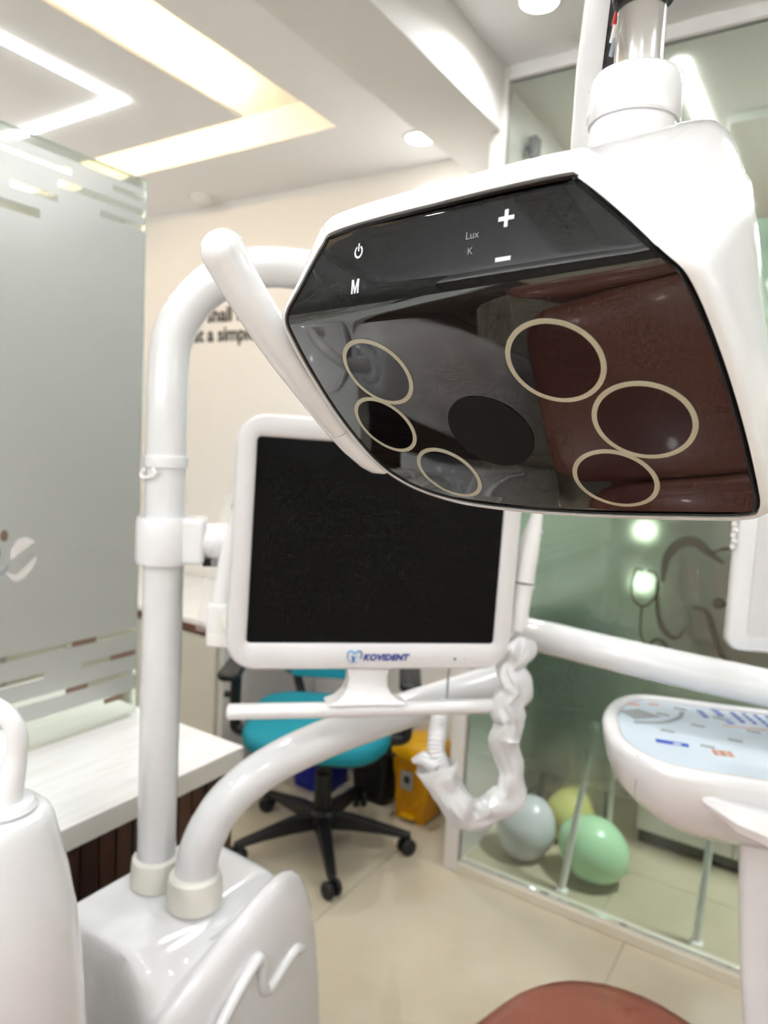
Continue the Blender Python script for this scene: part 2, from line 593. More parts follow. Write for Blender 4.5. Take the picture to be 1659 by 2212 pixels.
def downlight(x, y, z, label):
    t = thing('downlight', label, 'downlight', (x, y, z), group='round ceiling downlights')
    b = bm_new(); add_lathe(b, [(.052, -.006), (.062, -.004), (.064, 0), (.05, 0), (.05, -.006)], cap=False)
    obj('trim_ring', b, 'ceiling', t)
    b = bm_new(); add_lathe(b, [(.0005, -.003), (.05, -.003), (.05, -.001)])
    obj('lens', b, 'down_emit', t)
DL = ['round downlight glowing beside the beam, close to the cream wall', 'round downlight along the beam above the end of the wood-clad counter', 'round downlight along the beam, behind the viewer',
      'round downlight at the top edge, left of the steel lamp stem'] + ['round downlight in front of the glass partition, over the instrument tray', 'round downlight nearest above the dental lamp', 'round downlight to the right of the dental lamp', 'round downlight behind the viewer on the beam side', 'round downlight behind the viewer on the right-hand side']
for (x, y, z), l in zip(DOWN, DL):
    downlight(x, y, z, l)
for (x, y, z), l in zip(FILL_PANELS, ('square white fill panel added behind the viewer', 'square white fill panel added close to the glass partition')):
    t = thing('fill_light', l, 'ceiling light', (x, y, z), group='added square fill panels')
    b = bm_new(); add_box(b, (-.3, -.3, -.02), (.3, .3, 0)); obj('frame', b, 'ceiling', t, bevel=.003)
    b = bm_new(); add_box(b, (-.28, -.28, -.024), (.28, .28, -.0201)); obj('diffuser', b, 'fill_emit', t)
for (x, y, z), l in zip(NEXT, ('round ceiling light added as fill behind the glass partition',)):
    t = thing('fill_light', l, 'ceiling light', (x, y, z), group='added fill lights behind the partition')
    b = bm_new(); add_lathe(b, [(.17, 0), (.17, -.012), (.155, -.014)]); obj('frame', b, 'ceiling', t)
    b = bm_new(); add_lathe(b, [(.15, -.0141), (.15, -.016), (.001, -.017)]); obj('diffuser', b, 'fill_emit', t)
t = thing('smoke_detector', 'small white round smoke detector on the ceiling near the lettered wall', 'smoke detector', (-2.636, 2.40, ZC))
b = bm_new(); add_lathe(b, [(.055, 0), (.055, -.012), (.048, -.022), (.03, -.034), (.001, -.036)]); obj('body', b, 'beam', t)
b = bm_new(); add_lathe(b, [(.057, 0), (.057, -.006), (.052, -.007)]); obj('mount_ring', b, 'ceiling', t)

for ((x, y, z), (sx, sy), _), l in zip(UP, ('white fill trough added on the right-hand wall', 'white fill trough added on the wall behind the viewer', 'white fill trough added on the left-hand wall')):
    t = thing('uplight_fill_trough', l, 'wall light', (x, y, z), group='added fill troughs outside the view')
    sx, sy = sx / 2 + .02, sy / 2 + .02
    b = bm_new(); add_box(b, (-sx, -sy, -.05), (sx, sy, -.02)); obj('tray', b, 'frame_white', t, bevel=.003)
    for a, c in (((-sx, -sy), (-sx + .012, sy)), ((sx - .012, -sy), (sx, sy)), ((-sx + .0121, -sy), (sx - .0121, -sy + .012)), ((-sx + .0121, sy - .012), (sx - .0121, sy))):
        b = bm_new(); add_box(b, (a[0], a[1], -.0199), (c[0], c[1], .03)); obj('rim', b, 'frame_white', t)

# ------------------------------------------------------------------ glass partition on the right
part = structure(thing('wall_partition', 'glass partition with frosted film', 'partition', (-.985, YP, 0)))
del part['category']
b = bm_new(); add_box(b, (-.985, YP - .005, .035), (XR, YP + .005, 2.6)); wpart('pane', b, 'glass', part, smooth=False)
b = bm_new(); add_box(b, (-.985, YP + .0056, .29), (XR, YP + .0062, 2.10)); wpart('frosted_film', b, 'film_green', part, smooth=False)
b = bm_new(); add_box(b, (-1.037, YP - .022, 0), (-.985, YP + .022, ZR)); wpart('post', b, 'frame_white', part, smooth=False, bevel=.003)
b = bm_new(); add_box(b, (-.985, YP - .028, 0), (XR, YP + .028, .034)); wpart('sill', b, 'sill', part, smooth=False, bevel=.004)
b = bm_new(); add_box(b, (-.985, YP - .02, 2.6), (XR, YP + .02, ZR)); wpart('head_rail', b, 'ceiling', part, smooth=False)

def ribbon(pts, width, y, name='etched_line', m='decor', th=.0008):
    """flat line on the partition, in x, z, with per-point widths"""
    pts = smooth_path([(x, 0, z) for x, z in pts], 6)
    n = len(pts)
    bm = bm_new()
    loops = []
    for i, p in enumerate(pts):
        a, c = pts[max(0, i - 1)], pts[min(n - 1, i + 1)]
        d = (c - a).normalized()
        nn = V3((-d.z, 0, d.x))
        f = i / (n - 1)
        ww = width(f) if callable(width) else width
        loops.append([V3((p.x, y, p.z)) + nn * ww / 2, V3((p.x, y, p.z)) - nn * ww / 2,
                      V3((p.x, y - th, p.z)) - nn * ww / 2, V3((p.x, y - th, p.z)) + nn * ww / 2])
    skin(bm, loops)
    return wpart(name, bm, m, part)
yy = YP - .0052
tap = lambda a: (lambda f: a * (.25 + 1.0 * math.sin(PI * min(1, max(0, .08 + f * .9)))))
ribbon([(-.405, 1.10), (-.400, 1.17), (-.37, 1.215), (-.33, 1.225), (-.29, 1.20), (-.25, 1.175)], tap(.022), yy)
ribbon([(-.285, 1.20), (-.25, 1.215), (-.20, 1.222)], tap(.008), yy)
ribbon([(-.485, 1.115), (-.49, 1.08), (-.483, 1.04), (-.455, 1.02), (-.428, 1.04), (-.415, 1.08), (-.424, 1.12), (-.45, 1.128)], .006, yy)
ribbon([(-.485, 1.115), (-.48, 1.128), (-.46, 1.127)], .006, yy)
ribbon([(-.455, 1.02), (-.456, .98), (-.450, .93), (-.42, .90)], .005, yy)
ribbon([(-.42, 1.10), (-.412, 1.02), (-.39, .96), (-.355, .945), (-.325, .985)], tap(.011), yy)
ribbon([(-.318, 1.042), (-.28, 1.03), (-.255, .97), (-.235, .92), (-.20, .905)], tap(.012), yy)
ribbon([(-.427, .91), (-.405, .93), (-.38, .915), (-.385, .885), (-.41, .88), (-.427, .91)], .009, yy)
ribbon([(-.245, 1.062), (-.19, 1.062)], .006, yy)
b = bm_new(); add_lathe(b, [(.016, 0), (.016, .0008)], at=(-.252, yy, 1.062), rot=Matrix.Rotation(PI / 2, 3, 'X')); wpart('etched_dot', b, 'decor', part)

# things in the room behind the partition
t = thing('added_pendant_globe', 'white globe pendant added to light the room behind the glass partition', 'pendant light', (.22, 2.85, 2.32))
b = bm_new(); bmesh.ops.create_uvsphere(b, u_segments=24, v_segments=14, radius=.08); obj('globe', b, 'fill_emit', t)
b = bm_new(); add_cyl(b, (0, 0, .08), (0, 0, .249), .004, seg=8); obj('cord', b, 'black', t)
b = bm_new(); add_lathe(b, [(.045, .249), (.045, .235), (.006, .225)]); obj('rose', b, 'frame_white', t)
def balloon(label, loc, r, m, knot, ang, tilt):
    t = thing('balloon', label, 'balloon', loc, group='balloons on the floor behind the glass')
    rot = Matrix.Rotation(ang, 3, 'Z') @ Matrix.Rotation(tilt, 3, 'Y')
    prof = []
    for k in range(1, 24):
        a = PI * k / 24
        rr = r * math.sin(a) * (1 - .06 * (math.cos(a) < 0) * abs(math.cos(a)) * 2)
        prof.append((rr, -r * 1.1 * math.cos(a) * (1.08 if math.cos(a) > 0 else 1)))
    b = bm_new(); add_lathe(b, prof, (0, 0, r), rot, 40); obj('skin', b, m, t, angle=180)
    b = bm_new(); add_lathe(b, [(.003, -r * 1.16), (.006, -r * 1.185), (.004, -r * 1.195), (.011, -r * 1.23), (.002, -r * 1.232)], (0, 0, r), rot, 12); obj('knot', b, knot, t)
balloon('pale grey balloon on the floor behind the glass', (-.835, 2.385, 0.0), .104, 'balloon_grey', 'balloon_grey', .5, .35)
balloon('pale green balloon on the floor behind the glass', (-.600, 2.385, 0.0), .108, 'balloon_green', 'knot_green', PI * .97, 1.3)
balloon('pale yellow balloon half hidden between grey and green balloons', (-.745, 2.600, 0), .092, 'balloon_yellow', 'balloon_yellow', 1.2, .5)
def rod(label, a, c):  # rods added in place of reflection-like streaks in the glass
    t = thing('streak_rod', label, 'rod', a, group='added rods for pale streaks in the glass')
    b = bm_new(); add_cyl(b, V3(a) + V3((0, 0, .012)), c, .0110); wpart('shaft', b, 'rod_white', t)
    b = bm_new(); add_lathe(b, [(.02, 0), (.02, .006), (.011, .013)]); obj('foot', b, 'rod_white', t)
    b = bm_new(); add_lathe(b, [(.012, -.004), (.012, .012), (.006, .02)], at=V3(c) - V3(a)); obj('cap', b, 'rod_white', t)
rod('leaning white rod added for a pale streak before the green balloon', (-.652, 2.25, 0), (-.60, 2.29, .56))
rod('upright white rod added for a pale streak in the glass, under the instrument tray', (-.235, 2.25, 0), (-.215, 2.26, .62))
t = thing('low_cabinet', 'pale low cabinet with black plinth in the room behind the glass', 'cabinet', (-.28, 2.93, 0))
b = bm_new(); add_box(b, (-.25, -.2, .05), (.42, .2, .62)); obj('body', b, 'frame_white', t, bevel=.006)
b = bm_new(); add_box(b, (-.24, -.185, 0), (.41, .19, .049)); obj('plinth', b, 'black', t)
for k in (0, 1):
    b = bm_new(); add_box(b, (-.24 + .33 * k, -.213, .06), (.08 + .33 * k, -.2005, .60)); d = obj('door', b, 'frame_white', t, bevel=.003)
    b = bm_new(); add_cyl(b, (.05 if k == 0 else .11, -.225, .40), (.05 if k == 0 else .11, -.225, .50), .005); obj('handle', b, 'chrome', d)
def lounge_chair(name, label, loc, rz, m, seatz=.44, h=1.05, wdt=.52):
    t = thing(name, label, 'chair', loc)
    t.rotation_euler = (0, 0, rz)
    b = bm_new(); add_slab(b, rrect(wdt, .5, .08), seatz - .1, seatz, .03); obj('seat', b, m, t)
    b = bm_new(); add_slab(b, rrect(wdt, h - seatz, .1), 0, .09, .035, fn=lambda x, y, z: V3((x, .24 + z + (y + .3) * .12, seatz + .02 + (h - seatz) / 2 + y))); obj('backrest', b, m, t)
    for sx in (-1, 1):
        for sy in (-1, 1):
            b = bm_new(); add_cyl(b, (sx * wdt * .38, sy * .2, seatz - .1), (sx * wdt * .42, sy * .22, 0), .018, .012); obj('leg', b, 'steel_dark', t)
        b = bm_new(); add_tube(b, smooth_path([(sx * wdt * .53, .22, seatz + .18), (sx * wdt * .53, -.15, seatz + .19), (sx * wdt * .53, -.2, seatz + .05), (sx * wdt * .45, -.2, seatz - .05)], 5), .02); obj('armrest', b, 'black', t)
t = thing('banner_stand_in', 'maroon cloth added as stand-in for a reddish blur in the frosted glass', 'banner', (-.22, 2.62, .72))  # made-up cloth in place of a reddish reflection in the frosted glass
b = bm_new(); loops = []
for k in range(15):
    x = -.25 + .5 * k / 14
    y = .012 * math.sin(k * 1.3)
    loops.append([V3((x, y - .002, 0)), V3((x, y + .002, 0)), V3((x, y + .002, .95)), V3((x, y - .002, .95))])
skin(b, loops); obj('cloth', b, 'maroon', t, angle=60)
b = bm_new(); add_cyl(b, (-.27, 0, .955), (.27, 0, .955), .012); obj('rail', b, 'frame_white', t)
for s in (-.2, .2):
    b = bm_new(); add_cyl(b, (s, 0, .96), (s, 0, 1.85), .002, seg=8); obj('cord', b, 'frame_white', t)
lounge_chair('chair_stand_in', 'dark green chair added as stand-in for a dark blur in the frosted glass', (-.78, 3.00, 0), PI - .06, 'green_chair', .42, .86, .34)  # made-up chair in place of a dark greenish blur
wl = thing('bright_spot_lamp', 'pair of glowing globes standing in for bright spots in the frosted glass', 'lamp', (-.60, 2.60, 0))  # made-up lamp in place of two blurred bright spots
b = bm_new(); add_cyl(b, (0, 0, .02), (0, 0, 1.26), .009); obj('pole', b, 'frame_white', wl)
b = bm_new(); add_lathe(b, [(.045, 0), (.045, .012), (.012, .022)]); obj('base', b, 'frame_white', wl)
wl['label'] = 'slim lamp with two globes, added as stand-in for bright spots in the frosted glass'
wl.name = 'globe_lamp_stand_in'
for dx, z in ((.038, 1.20), (.046, 1.015)):
    b = bm_new(); bmesh.ops.create_uvsphere(b, u_segments=20, v_segments=12, radius=.03, matrix=Matrix.Translation((dx, -.005, z))); obj('globe', b, 'glow', wl)
t = SPK = thing('wall_speaker', 'small dark speaker high on the side wall behind the clear glass', 'speaker', (-.995, 2.36, 2.40))
b = bm_new(); add_slab(b, rrect(.10, .15, .02), 0, .07, .01, fn=lambda x, y, z: V3((.025 + z, x, y + .07))); obj('body', b, 'black', t)
b = bm_new(); add_slab(b, rrect(.084, .13, .015), 0, .004, 0, fn=lambda x, y, z: V3((.0955 + z, x, y + .07))); obj('grille', b, 'steel_dark', t)
b = bm_new(); add_box(b, (-.005, -.015, .05), (.026, .015, .09)); obj('bracket', b, 'black', t)
SPK.location = (-.998, 2.33, 2.435)
SPK.scale = (.45, .45, .45)
t = thing('wall_cupboard', 'amber wall cupboard high up behind the clear glass', 'cupboard', (.55, 3.9, 1.9))
b = bm_new(); add_box(b, (-.9, -.1, 0), (.9, .3, .5)); obj('body', b, 'tan_wall', t, bevel=.004)
for k in range(3):
    b = bm_new(); add_box(b, (-.89 + .6 * k, -.118, .01), (-.31 + .6 * k, -.1005, .49)); d = obj('door', b, 'orange_led', t, bevel=.003)
    b = bm_new(); add_box(b, (-.64 + .6 * k, -.13, .03), (-.56 + .6 * k, -.1185, .042)); obj('handle', b, 'chrome', d)

# ------------------------------------------------------------------ counters on the left
cn = thing('counter_cabinet', 'counter base clad in dark reddish vertical wood planks under the white worktop', 'cabinet', (-1.45, .1, 0))
b = bm_new(); add_box(b, (-1.80, -.95, 0), (-1.118, 1.135, .704)); wpart('carcass', b, 'gap', cn, smooth=False)
b = bm_new(); add_box(b, (-1.118, .001, .0), (-1.103, .0365, .704))
n_pl = 55
for k in range(n_pl):
    y = 1.138 - .038 * (k + 1)
    bb = bm_new(); add_box(bb, (-1.1175, y + .0018, 0.002), (-1.101 + random.uniform(-.0006, .0006), y + .0362, .7035))
    o = wpart('plank', bb, 'wood', cn, smooth=False, bevel=.0015)
b.free()
b = bm_new(); add_box(b, (-1.80, 1.1352, .002), (-1.103, 1.148, .7035)); wpart('end_panel', b, 'wood', cn, smooth=False)
wt = bm_new(); add_box(wt, (-1.83, -.97, .7045), (-1.083, 1.158, .75))
o = obj('worktop', wt, 'worktop', smooth=False, bevel=.002)
o.data.materials.append(M['worktop_edge'])
for p in o.data.polygons:
    if abs(p.normal.z) < .5:
        p.material_index = 1
recenter(o, (-1.45, .1, .7045))
o['label'] = 'white streaked worktop on the wood-clad counter'
o['category'] = 'worktop'
# frosted glass screen on the counter
gs = thing('glass_screen', 'frosted glass screen standing on the white worktop', 'glass screen', (-1.42, .6, .75))
XG = -1.42
b = bm_new(); add_box(b, (XG - .005, -.94, .7505), (XG + .005, 1.118, 2.026)); wpart('pane', b, 'glass', gs, smooth=False)
b = bm_new(); add_box(b, (XG - .0051, 1.1181, .7505), (XG + .0051, 1.1205, 2.026)); wpart('pane_edge', b, 'glass_edge', gs, smooth=False)
b = bm_new(); add_box(b, (XG - .0051, -.94, 2.0261), (XG + .0051, 1.1205, 2.028)); wpart('pane_edge', b, 'glass_edge', gs, smooth=False)
def film(y0, y1, z0, z1, m='film', nm='frosted_film'):
    b = bm_new(); add_box(b, (XG + .0053, y0, z0), (XG + .0060, y1, z1)); wpart(nm, b, m, gs, smooth=False)
Y0, Y1 = -.94, 1.117
film(Y0, Y1, .972, 1.868)
for z0, z1, gaps in ((1.868, 1.886, [(.62, .86)]), (1.886, 1.912, []), (1.912, 1.926, [(.80, .90), (1.00, 1.117)]), (1.926, 1.944, []), (1.944, 1.960, [(.40, .78), (.90, 1.117)]),
                     (1.960, 1.976, []), (1.976, 1.990, [(.30, .93), (1.03, 1.117)]), (1.990, 2.006, []),
                     (.905, .918, [(-.9, .88), (.97, 1.117)]), (.918, .960, []), (.960, .972, [(-.9, 1.117)]), (.868, .905, []), (.855, .868, [(-.9, 1.117)]), (.818, .855, []), (.800, .818, [(-.9, 1.117)])):
    y = Y0
    for g0, g1 in gaps:
        if g0 - y > .003:
            film(y, g0, z0, z1)
        y = g1
    if Y1 - y > .003:
        film(y, Y1, z0, z1)
for y0, y1, z in ((.945, 1.005, .966), (1.045, 1.115, .9115), (.93, .985, .8615), (1.03, 1.08, .809)):
    film(y0, y1, z - .006, z + .006, 'decor_brown', 'etched_mark')
# emblem on the screen: dots and a swoosh
def swoosh(pts, width, m):
    pts = smooth_path([(0, y, z) for y, z in pts], 6)
    n = len(pts)
    bm = bm_new(); loops = []
    for i, p in enumerate(pts):
        d = (pts[min(n - 1, i + 1)] - pts[max(0, i - 1)]).normalized()
        nn = V3((0, -d.z, d.y))
        ww = width * (.2 + math.sin(PI * i / (n - 1)))
        x = XG + .0062
        loops.append([V3((x, p.y, p.z)) + nn * ww / 2, V3((x, p.y, p.z)) - nn * ww / 2, V3((x + .0008, p.y, p.z)) - nn * ww / 2, V3((x + .0008, p.y, p.z)) + nn * ww / 2])
    skin(bm, loops)
    wpart('etched_emblem', bm, m, gs)
for y, z, r, m in ((.789, 1.225, .013, 'decor_brown'), (.770, 1.19, .017, 'decor_brown')):
    b = bm_new(); add_lathe(b, [(r * .75, 0), (r * .75, .0008)], at=(XG + .0062, y, z), rot=Matrix.Diagonal((1, .8, 1.2)) @ Matrix.Rotation(PI / 2, 3, 'Y')); wpart('etched_emblem', b, m, gs)
swoosh([(.805, 1.175), (.815, 1.195), (.835, 1.208), (.852, 1.205)], .020, 'frame_white')
swoosh([(.790, 1.150), (.815, 1.135), (.840, 1.150), (.858, 1.175)], .014, 'frame_white')
swoosh([(.760, 1.140), (.785, 1.150), (.80, 1.165)], .008, 'print_grey')
# back counter with the brown edge
bc = thing('back_counter', 'beige cabinet with white top and brown edge band against the lettered wall', 'cabinet', (-2.6, 2.2, 0))
b = bm_new(); add_box(b, (-3.4, 1.92, .0), (-1.935, 2.49, .685)); wpart('carcass', b, 'cabinet', bc, smooth=False)
b = bm_new(); add_box(b, (-1.9345, 1.918, .0), (-1.915, 2.49, .685)); wpart('side_panel', b, 'cabinet_side', bc, smooth=False)
b = bm_new(); add_box(b, (-3.42, 1.90, .6855), (-1.905, 2.49, .715)); wpart('edge_band', b, 'brown_edge', bc, smooth=False)
b = bm_new(); add_box(b, (-3.42, 1.898, .7155), (-1.903, 2.492, .735)); wpart('top', b, 'worktop', bc, smooth=False)
for k in range(3):
    b = bm_new(); add_box(b, (-3.39 + .485 * k, 1.905, .02), (-2.915 + .485 * k, 1.9195, .675)); d = wpart('door', b, 'cabinet', bc, smooth=False, bevel=.002)

# ------------------------------------------------------------------ office chair and bins
hx, hy = -1.46, 1.98
oc = thing('office_chair', 'teal upholstered office chair with black arms and five-star castor base', 'office chair', (hx, hy, 0))
fwd = V3((.52, -.854, 0)); rgt = V3((.854, .52, 0))
RC = Matrix((rgt, -fwd, V3((0, 0, 1)))).transposed()      # local x right, y back
def cp(x, y, z):
    return V3((-1.45 - hx, 1.93 - hy, 0)) + rgt * x - fwd * y + V3((0, 0, z))
b = bm_new()
add_slab(b, rrect(.50, .48, .14, 8), .43, .50, .03, fn=lambda x, y, z: cp(x, y, z - .03 * max(0, (-y - .12) / .12) ** 2 * .6))
obj('seat', b, 'teal', oc)
b = bm_new(); add_slab(b, rrect(.44, .42, .12, 8), .405, .4295, .008, fn=cp); obj('seat_pan', b, 'black', oc)
def back_fn(x, y, z):
    return cp(x, .25 + z + .10 * (x / .23) ** 2 * -.35 + (y + .2) * .14, .80 + y)
b = bm_new(); add_slab(b, rrect(.44, .50, .11, 8), 0, .045, .018, fn=back_fn); obj('backrest', b, 'grey_mesh', oc)
b = bm_new(); add_slab(b, rrect(.30, .09, .04, 8), -.012, 0, .004, fn=lambda x, y, z: back_fn(x, y - .20, z)); obj('backrest_trim', b, 'teal', oc)
for s in (-.09, .09):
    b = bm_new(); add_tube(b, smooth_path([cp(s, .10, .42), cp(s, .25, .43), cp(s * 1.4, .31, .52), cp(s * 1.9, .32, .70)], 6), .017); obj('back_support', b, 'black', oc)
for s in (-1, 1):
    b = bm_new(); add_tube(b, smooth_path([cp(s * .18, .02, .415), cp(s * .29, .02, .42), cp(s * .305, .02, .47), cp(s * .305, .02, .64)], 6), [.02] * 18 + [.018], 12); a_ = obj('armrest', b, 'black', oc)
    b = bm_new(); add_slab(b, rrect(.075, .26, .03), .64, .668, .01, fn=lambda x, y, z, s=s: cp(s * .305 + x, y, z)); obj('arm_pad', b, 'black', a_)
    b = bm_new(); add_cyl(b, cp(s * .325, .02, .545), cp(s * .345, .02, .545), .012); obj('adjuster_knob', b, 'black', a_)
b = bm_new(); add_cyl(b, (0, 0, .09), (0, 0, .27), .032); add_cyl(b, (0, 0, .27), (0, 0, .41), .022); obj('gas_lift', b, 'black', oc)
b = bm_new(); add_lathe(b, [(.045, .07), (.055, .085), (.055, .125), (.04, .14)]); obj('hub', b, 'black', oc)
b = bm_new(); add_tube(b, [cp(.02, 0, .40), cp(.22, -.02, .39), cp(.27, -.04, .385)], .006, 10); obj('lever', b, 'black', oc)
for k in range(5):
    a = math.radians(-46 + 72 * k)
    d = V3((math.cos(a), math.sin(a), 0)); e = V3((-d.y, d.x, 0)); z = V3((0, 0, 1))
    b = bm_new(); loops = []
    for r_, w_, h0, h1 in ((.03, .03, .07, .125), (.12, .026, .072, .118), (.22, .022, .07, .098), (.30, .018, .062, .082), (.325, .012, .062, .078)):
        loops.append([d * r_ + e * w_ + z * h0, d * r_ - e * w_ + z * h0, d * r_ - e * w_ * .75 + z * h1, d * r_ + e * w_ * .75 + z * h1])
    skin(b, loops); lg = obj('base_leg', b, 'black', oc, bevel=.005)
    p = d * .312
    tw = Matrix.Rotation(a + .6, 3, 'Z')
    b = bm_new(); add_cyl(b, p + V3((0, 0, .04)), p + V3((0, 0, .066)), .008, seg=10)
    obj('caster_stem', b, 'black', lg)
    b = bm_new()
    for s in (-1, 1):
        add_lathe(b, [(.010, s * .008), (.026, s * .009), (.029, s * .013), (.029, s * .020), (.024, s * .026), (.004, s * .027)], at=p + V3((0, 0, .0295)), rot=tw @ Matrix.Rotation(PI / 2, 3, 'X'), seg=22)
    add_cyl(b, p + V3((0, 0, .0295)) + tw @ V3((0, -.012, 0)), p + V3((0, 0, .0295)) + tw @ V3((0, .012, 0)), .009, seg=12)
    obj('caster', b, 'black', lg)

yb_ = thing('pedal_bin', 'yellow plastic pedal bin with grey label beside the chair', 'bin', (-1.285, 2.39, 0))
def taper(bm, w0, d0, w1, d1, z0, z1, r, bev=.0):
    skin(bm, [[V3((x, y, z0)) for x, y in rrect(w0 - .01, d0 - .01, r)], [V3((x, y, z0 + .006)) for x, y in rrect(w0, d0, r)], [V3((x, y, z1)) for x, y in rrect(w1, d1, r)]])
b = bm_new(); taper(b, .135, .155, .165, .185, 0, .24, .02); obj('bucket', b, 'yellow_dark', yb_)
b = bm_new(); taper(b, .172, .19, .178, .196, .222, .252, .02); obj('rim', b, 'yellow_dark', yb_)
b = bm_new()
skin(b, [[V3((x, y, .2525)) for x, y in rrect(.188, .204, .03)], [V3((x, y, .272)) for x, y in rrect(.190, .206, .03)], [V3((x, y, .296)) for x, y in rrect(.165, .18, .035)],
         [V3((x, y, .312)) for x, y in rrect(.12, .13, .035)], [V3((x, y, .316)) for x, y in rrect(.06, .07, .02)]])
obj('lid', b, 'yellow', yb_)
b = bm_new(); add_slab(b, rrect(.052, .075, .004), 0, .0015, 0, fn=lambda x, y, z: V3((x - .012, -.0905 - z - (y + .02) * .03, .165 + y))); lb = obj('label', b, 'label', yb_)
b = bm_new(); add_slab(b, rrect(.026, .03, .01), 0, .0008, 0, fn=lambda x, y, z: V3((x - .012, -.0922 - z - (y + .02) * .03, .168 + y))); obj('label_mark', b, 'label_ink', lb)
b = bm_new(); add_slab(b, rrect(.06, .045, .008), 0, .016, .004, fn=lambda x, y, z: V3((x, -.09 + y * .6, .018 + z))); obj('pedal', b, 'yellow', yb_)
for s in (-1, 1):
    b = bm_new(); add_cyl(b, (s * .05, -.070, 0), (s * .058, -.084, .10), .013, .008, 12); obj('rib', b, 'yellow_dark', yb_)
b = bm_new(); add_tube(b, smooth_path([(-.088, -.02, .235), (-.105, -.03, .19), (-.100, -.03, .15), (-.088, -.02, .135)], 6), .006, 10); obj('handle', b, 'yellow', yb_)

bb_ = thing('blue_bin', 'small blue bin by the wall behind the chair post', 'bin', (-1.74, 2.34, 0))
b = bm_new(); taper(b, .17, .17, .20, .20, 0.0, .22, .02); obj('bucket', b, 'blue', bb_)
b = bm_new(); taper(b, .205, .205, .21, .21, .2205, .245, .02); obj('lid', b, 'blue', bb_)
kb = thing('black_bin', 'black bin between the blue bin and the yellow bin', 'bin', (-1.50, 2.408, 0))
b = bm_new(); taper(b, .15, .14, .185, .16, 0.0, .29, .02); obj('bucket', b, 'black', kb)
b = bm_new(); taper(b, .19, .165, .175, .15, .2905, .318, .03); obj('lid', b, 'black', kb)
b = bm_new(); add_slab(b, rrect(.05, .03, .003), 0, .0012, 0, fn=lambda x, y, z: V3((x + .01, -.0815 - z, .25 + y))); obj('label', b, 'label', kb)

# ------------------------------------------------------------------ dental unit box with its two pipes
ZU = .70
un = thing('dental_unit', 'white moulded dental unit box carrying the two pipes', 'dental unit', (-.84, .77, 0))
b = bm_new()
secs = []
def prof(y, f, zt, zr, dx=0):
    # cross-section in x, z going round; f shrinks the far end
    return [(-.975, 0), (-.978, zt * .5), (-.978, zt - .02), (-.968, zt), (-.90, zt + .001), (-.80, zt), (-.778 + dx, zt - .004), (-.764 + dx, zt - .022), (-.748 + dx, zt - .028), (-.730 + dx, zr - .020),
            (-.716 + dx, zr - .004), (-.704 + dx, zr - .004), (-.694 + dx, zr - .02), (-.686 + dx, zr - .06), (-.681 + dx, zr - .16), (-.679 + dx, .30), (-.681 + dx, 0)]
for y, zt, zr, dx in ((.622, ZU - .02, .60, -.035), (.628, ZU - .006, .625, -.025), (.64, ZU, .640, -.02), (.68, ZU, .668, -.012), (.74, ZU, .705, -.004), (.80, ZU, .735, 0), (.85, ZU, .748, 0),
                      (.885, ZU, .742, 0), (.91, ZU - .004, .715, 0), (.93, ZU - .02, .66, 0), (.945, ZU - .06, .58, 0), (.952, ZU - .12, .50, 0), (.955, .45, .40, 0)):
    secs.append([V3((x - (-.84), y - .77, max(0, z))) for x, z in prof(y, 1, zt, zr, dx)])
skin(b, secs)
obj('body', b, 'white', un, angle=60, subd=1)
wp = [(.645, .44), (.662, .52), (.69, .575), (.725, .615), (.765, .645), (.785, .648), (.792, .60), (.806, .585), (.84, .60), (.868, .612), (.885, .605)]
b = bm_new(); add_tube(b, smooth_path([(-.6835 + .84, y - .77, z) for y, z in wp], 8), .0095, 12, round_end=1); obj('wave_relief', b, 'white', un)

RP = .0315
pp = thing('lamp_pole', 'tall white bent pipe rising from the unit box to carry the lamp', 'pole', (-.901, .762, ZU))
dh = V3((.742, .670, 0))
base = V3((-.901, .762, 0))
pts = [base + V3((0, 0, ZU + .002)), base + V3((0, 0, 1.0)), base + V3((0, 0, 1.3)), base + V3((0, 0, 1.555))]
RA = .165
for k in range(1, 17):
    a = PI / 2 * k / 16
    pts.append(base + V3((0, 0, 1.555 + RA * math.sin(a))) + dh * RA * (1 - math.cos(a)))
pts += [base + dh * .3 + V3((0, 0, 1.72)), base + dh * .55 + V3((0, 0, 1.72)), base + dh * .70 + V3((0, 0, 1.72))]
b = bm_new(); add_tube(b, pts, RP, 32); wpart('pipe', b, 'pipe', pp, angle=60)
b = bm_new(); add_lathe(b, [(.0330, 0.001), (.041, .002), (.0405, .03), (.0385, .046), (.0335, .05), (.0330, .05)], at=(0, 0, 0)); obj('base_collar', b, 'ivory', pp)
b = bm_new(); add_lathe(b, [(.0320, -.010), (.0345, -.009), (.0355, 0), (.0345, .009), (.0320, .010)], at=(0, 0, 1.405 - ZU)); obj('joint_ring', b, 'pipe', pp)
b = bm_new(); add_tube(b, smooth_path([(.012, -.036, 1.395 - ZU), (.018, -.036, 1.386 - ZU), (-.004, -.040, 1.380 - ZU), (-.012, -.038, 1.386 - ZU), (-.006, -.036, 1.394 - ZU)], 6), .0022, 8); obj('torn_tape', b, 'sleeve_clear', pp)
e = base + dh * .70 + V3((0, 0, 1.72))
b = bm_new(); add_cyl(b, e - V3((0, 0, .06)), e + V3((0, 0, .10)), .042); wpart('knuckle', b, 'pipe', pp, bevel=.006)

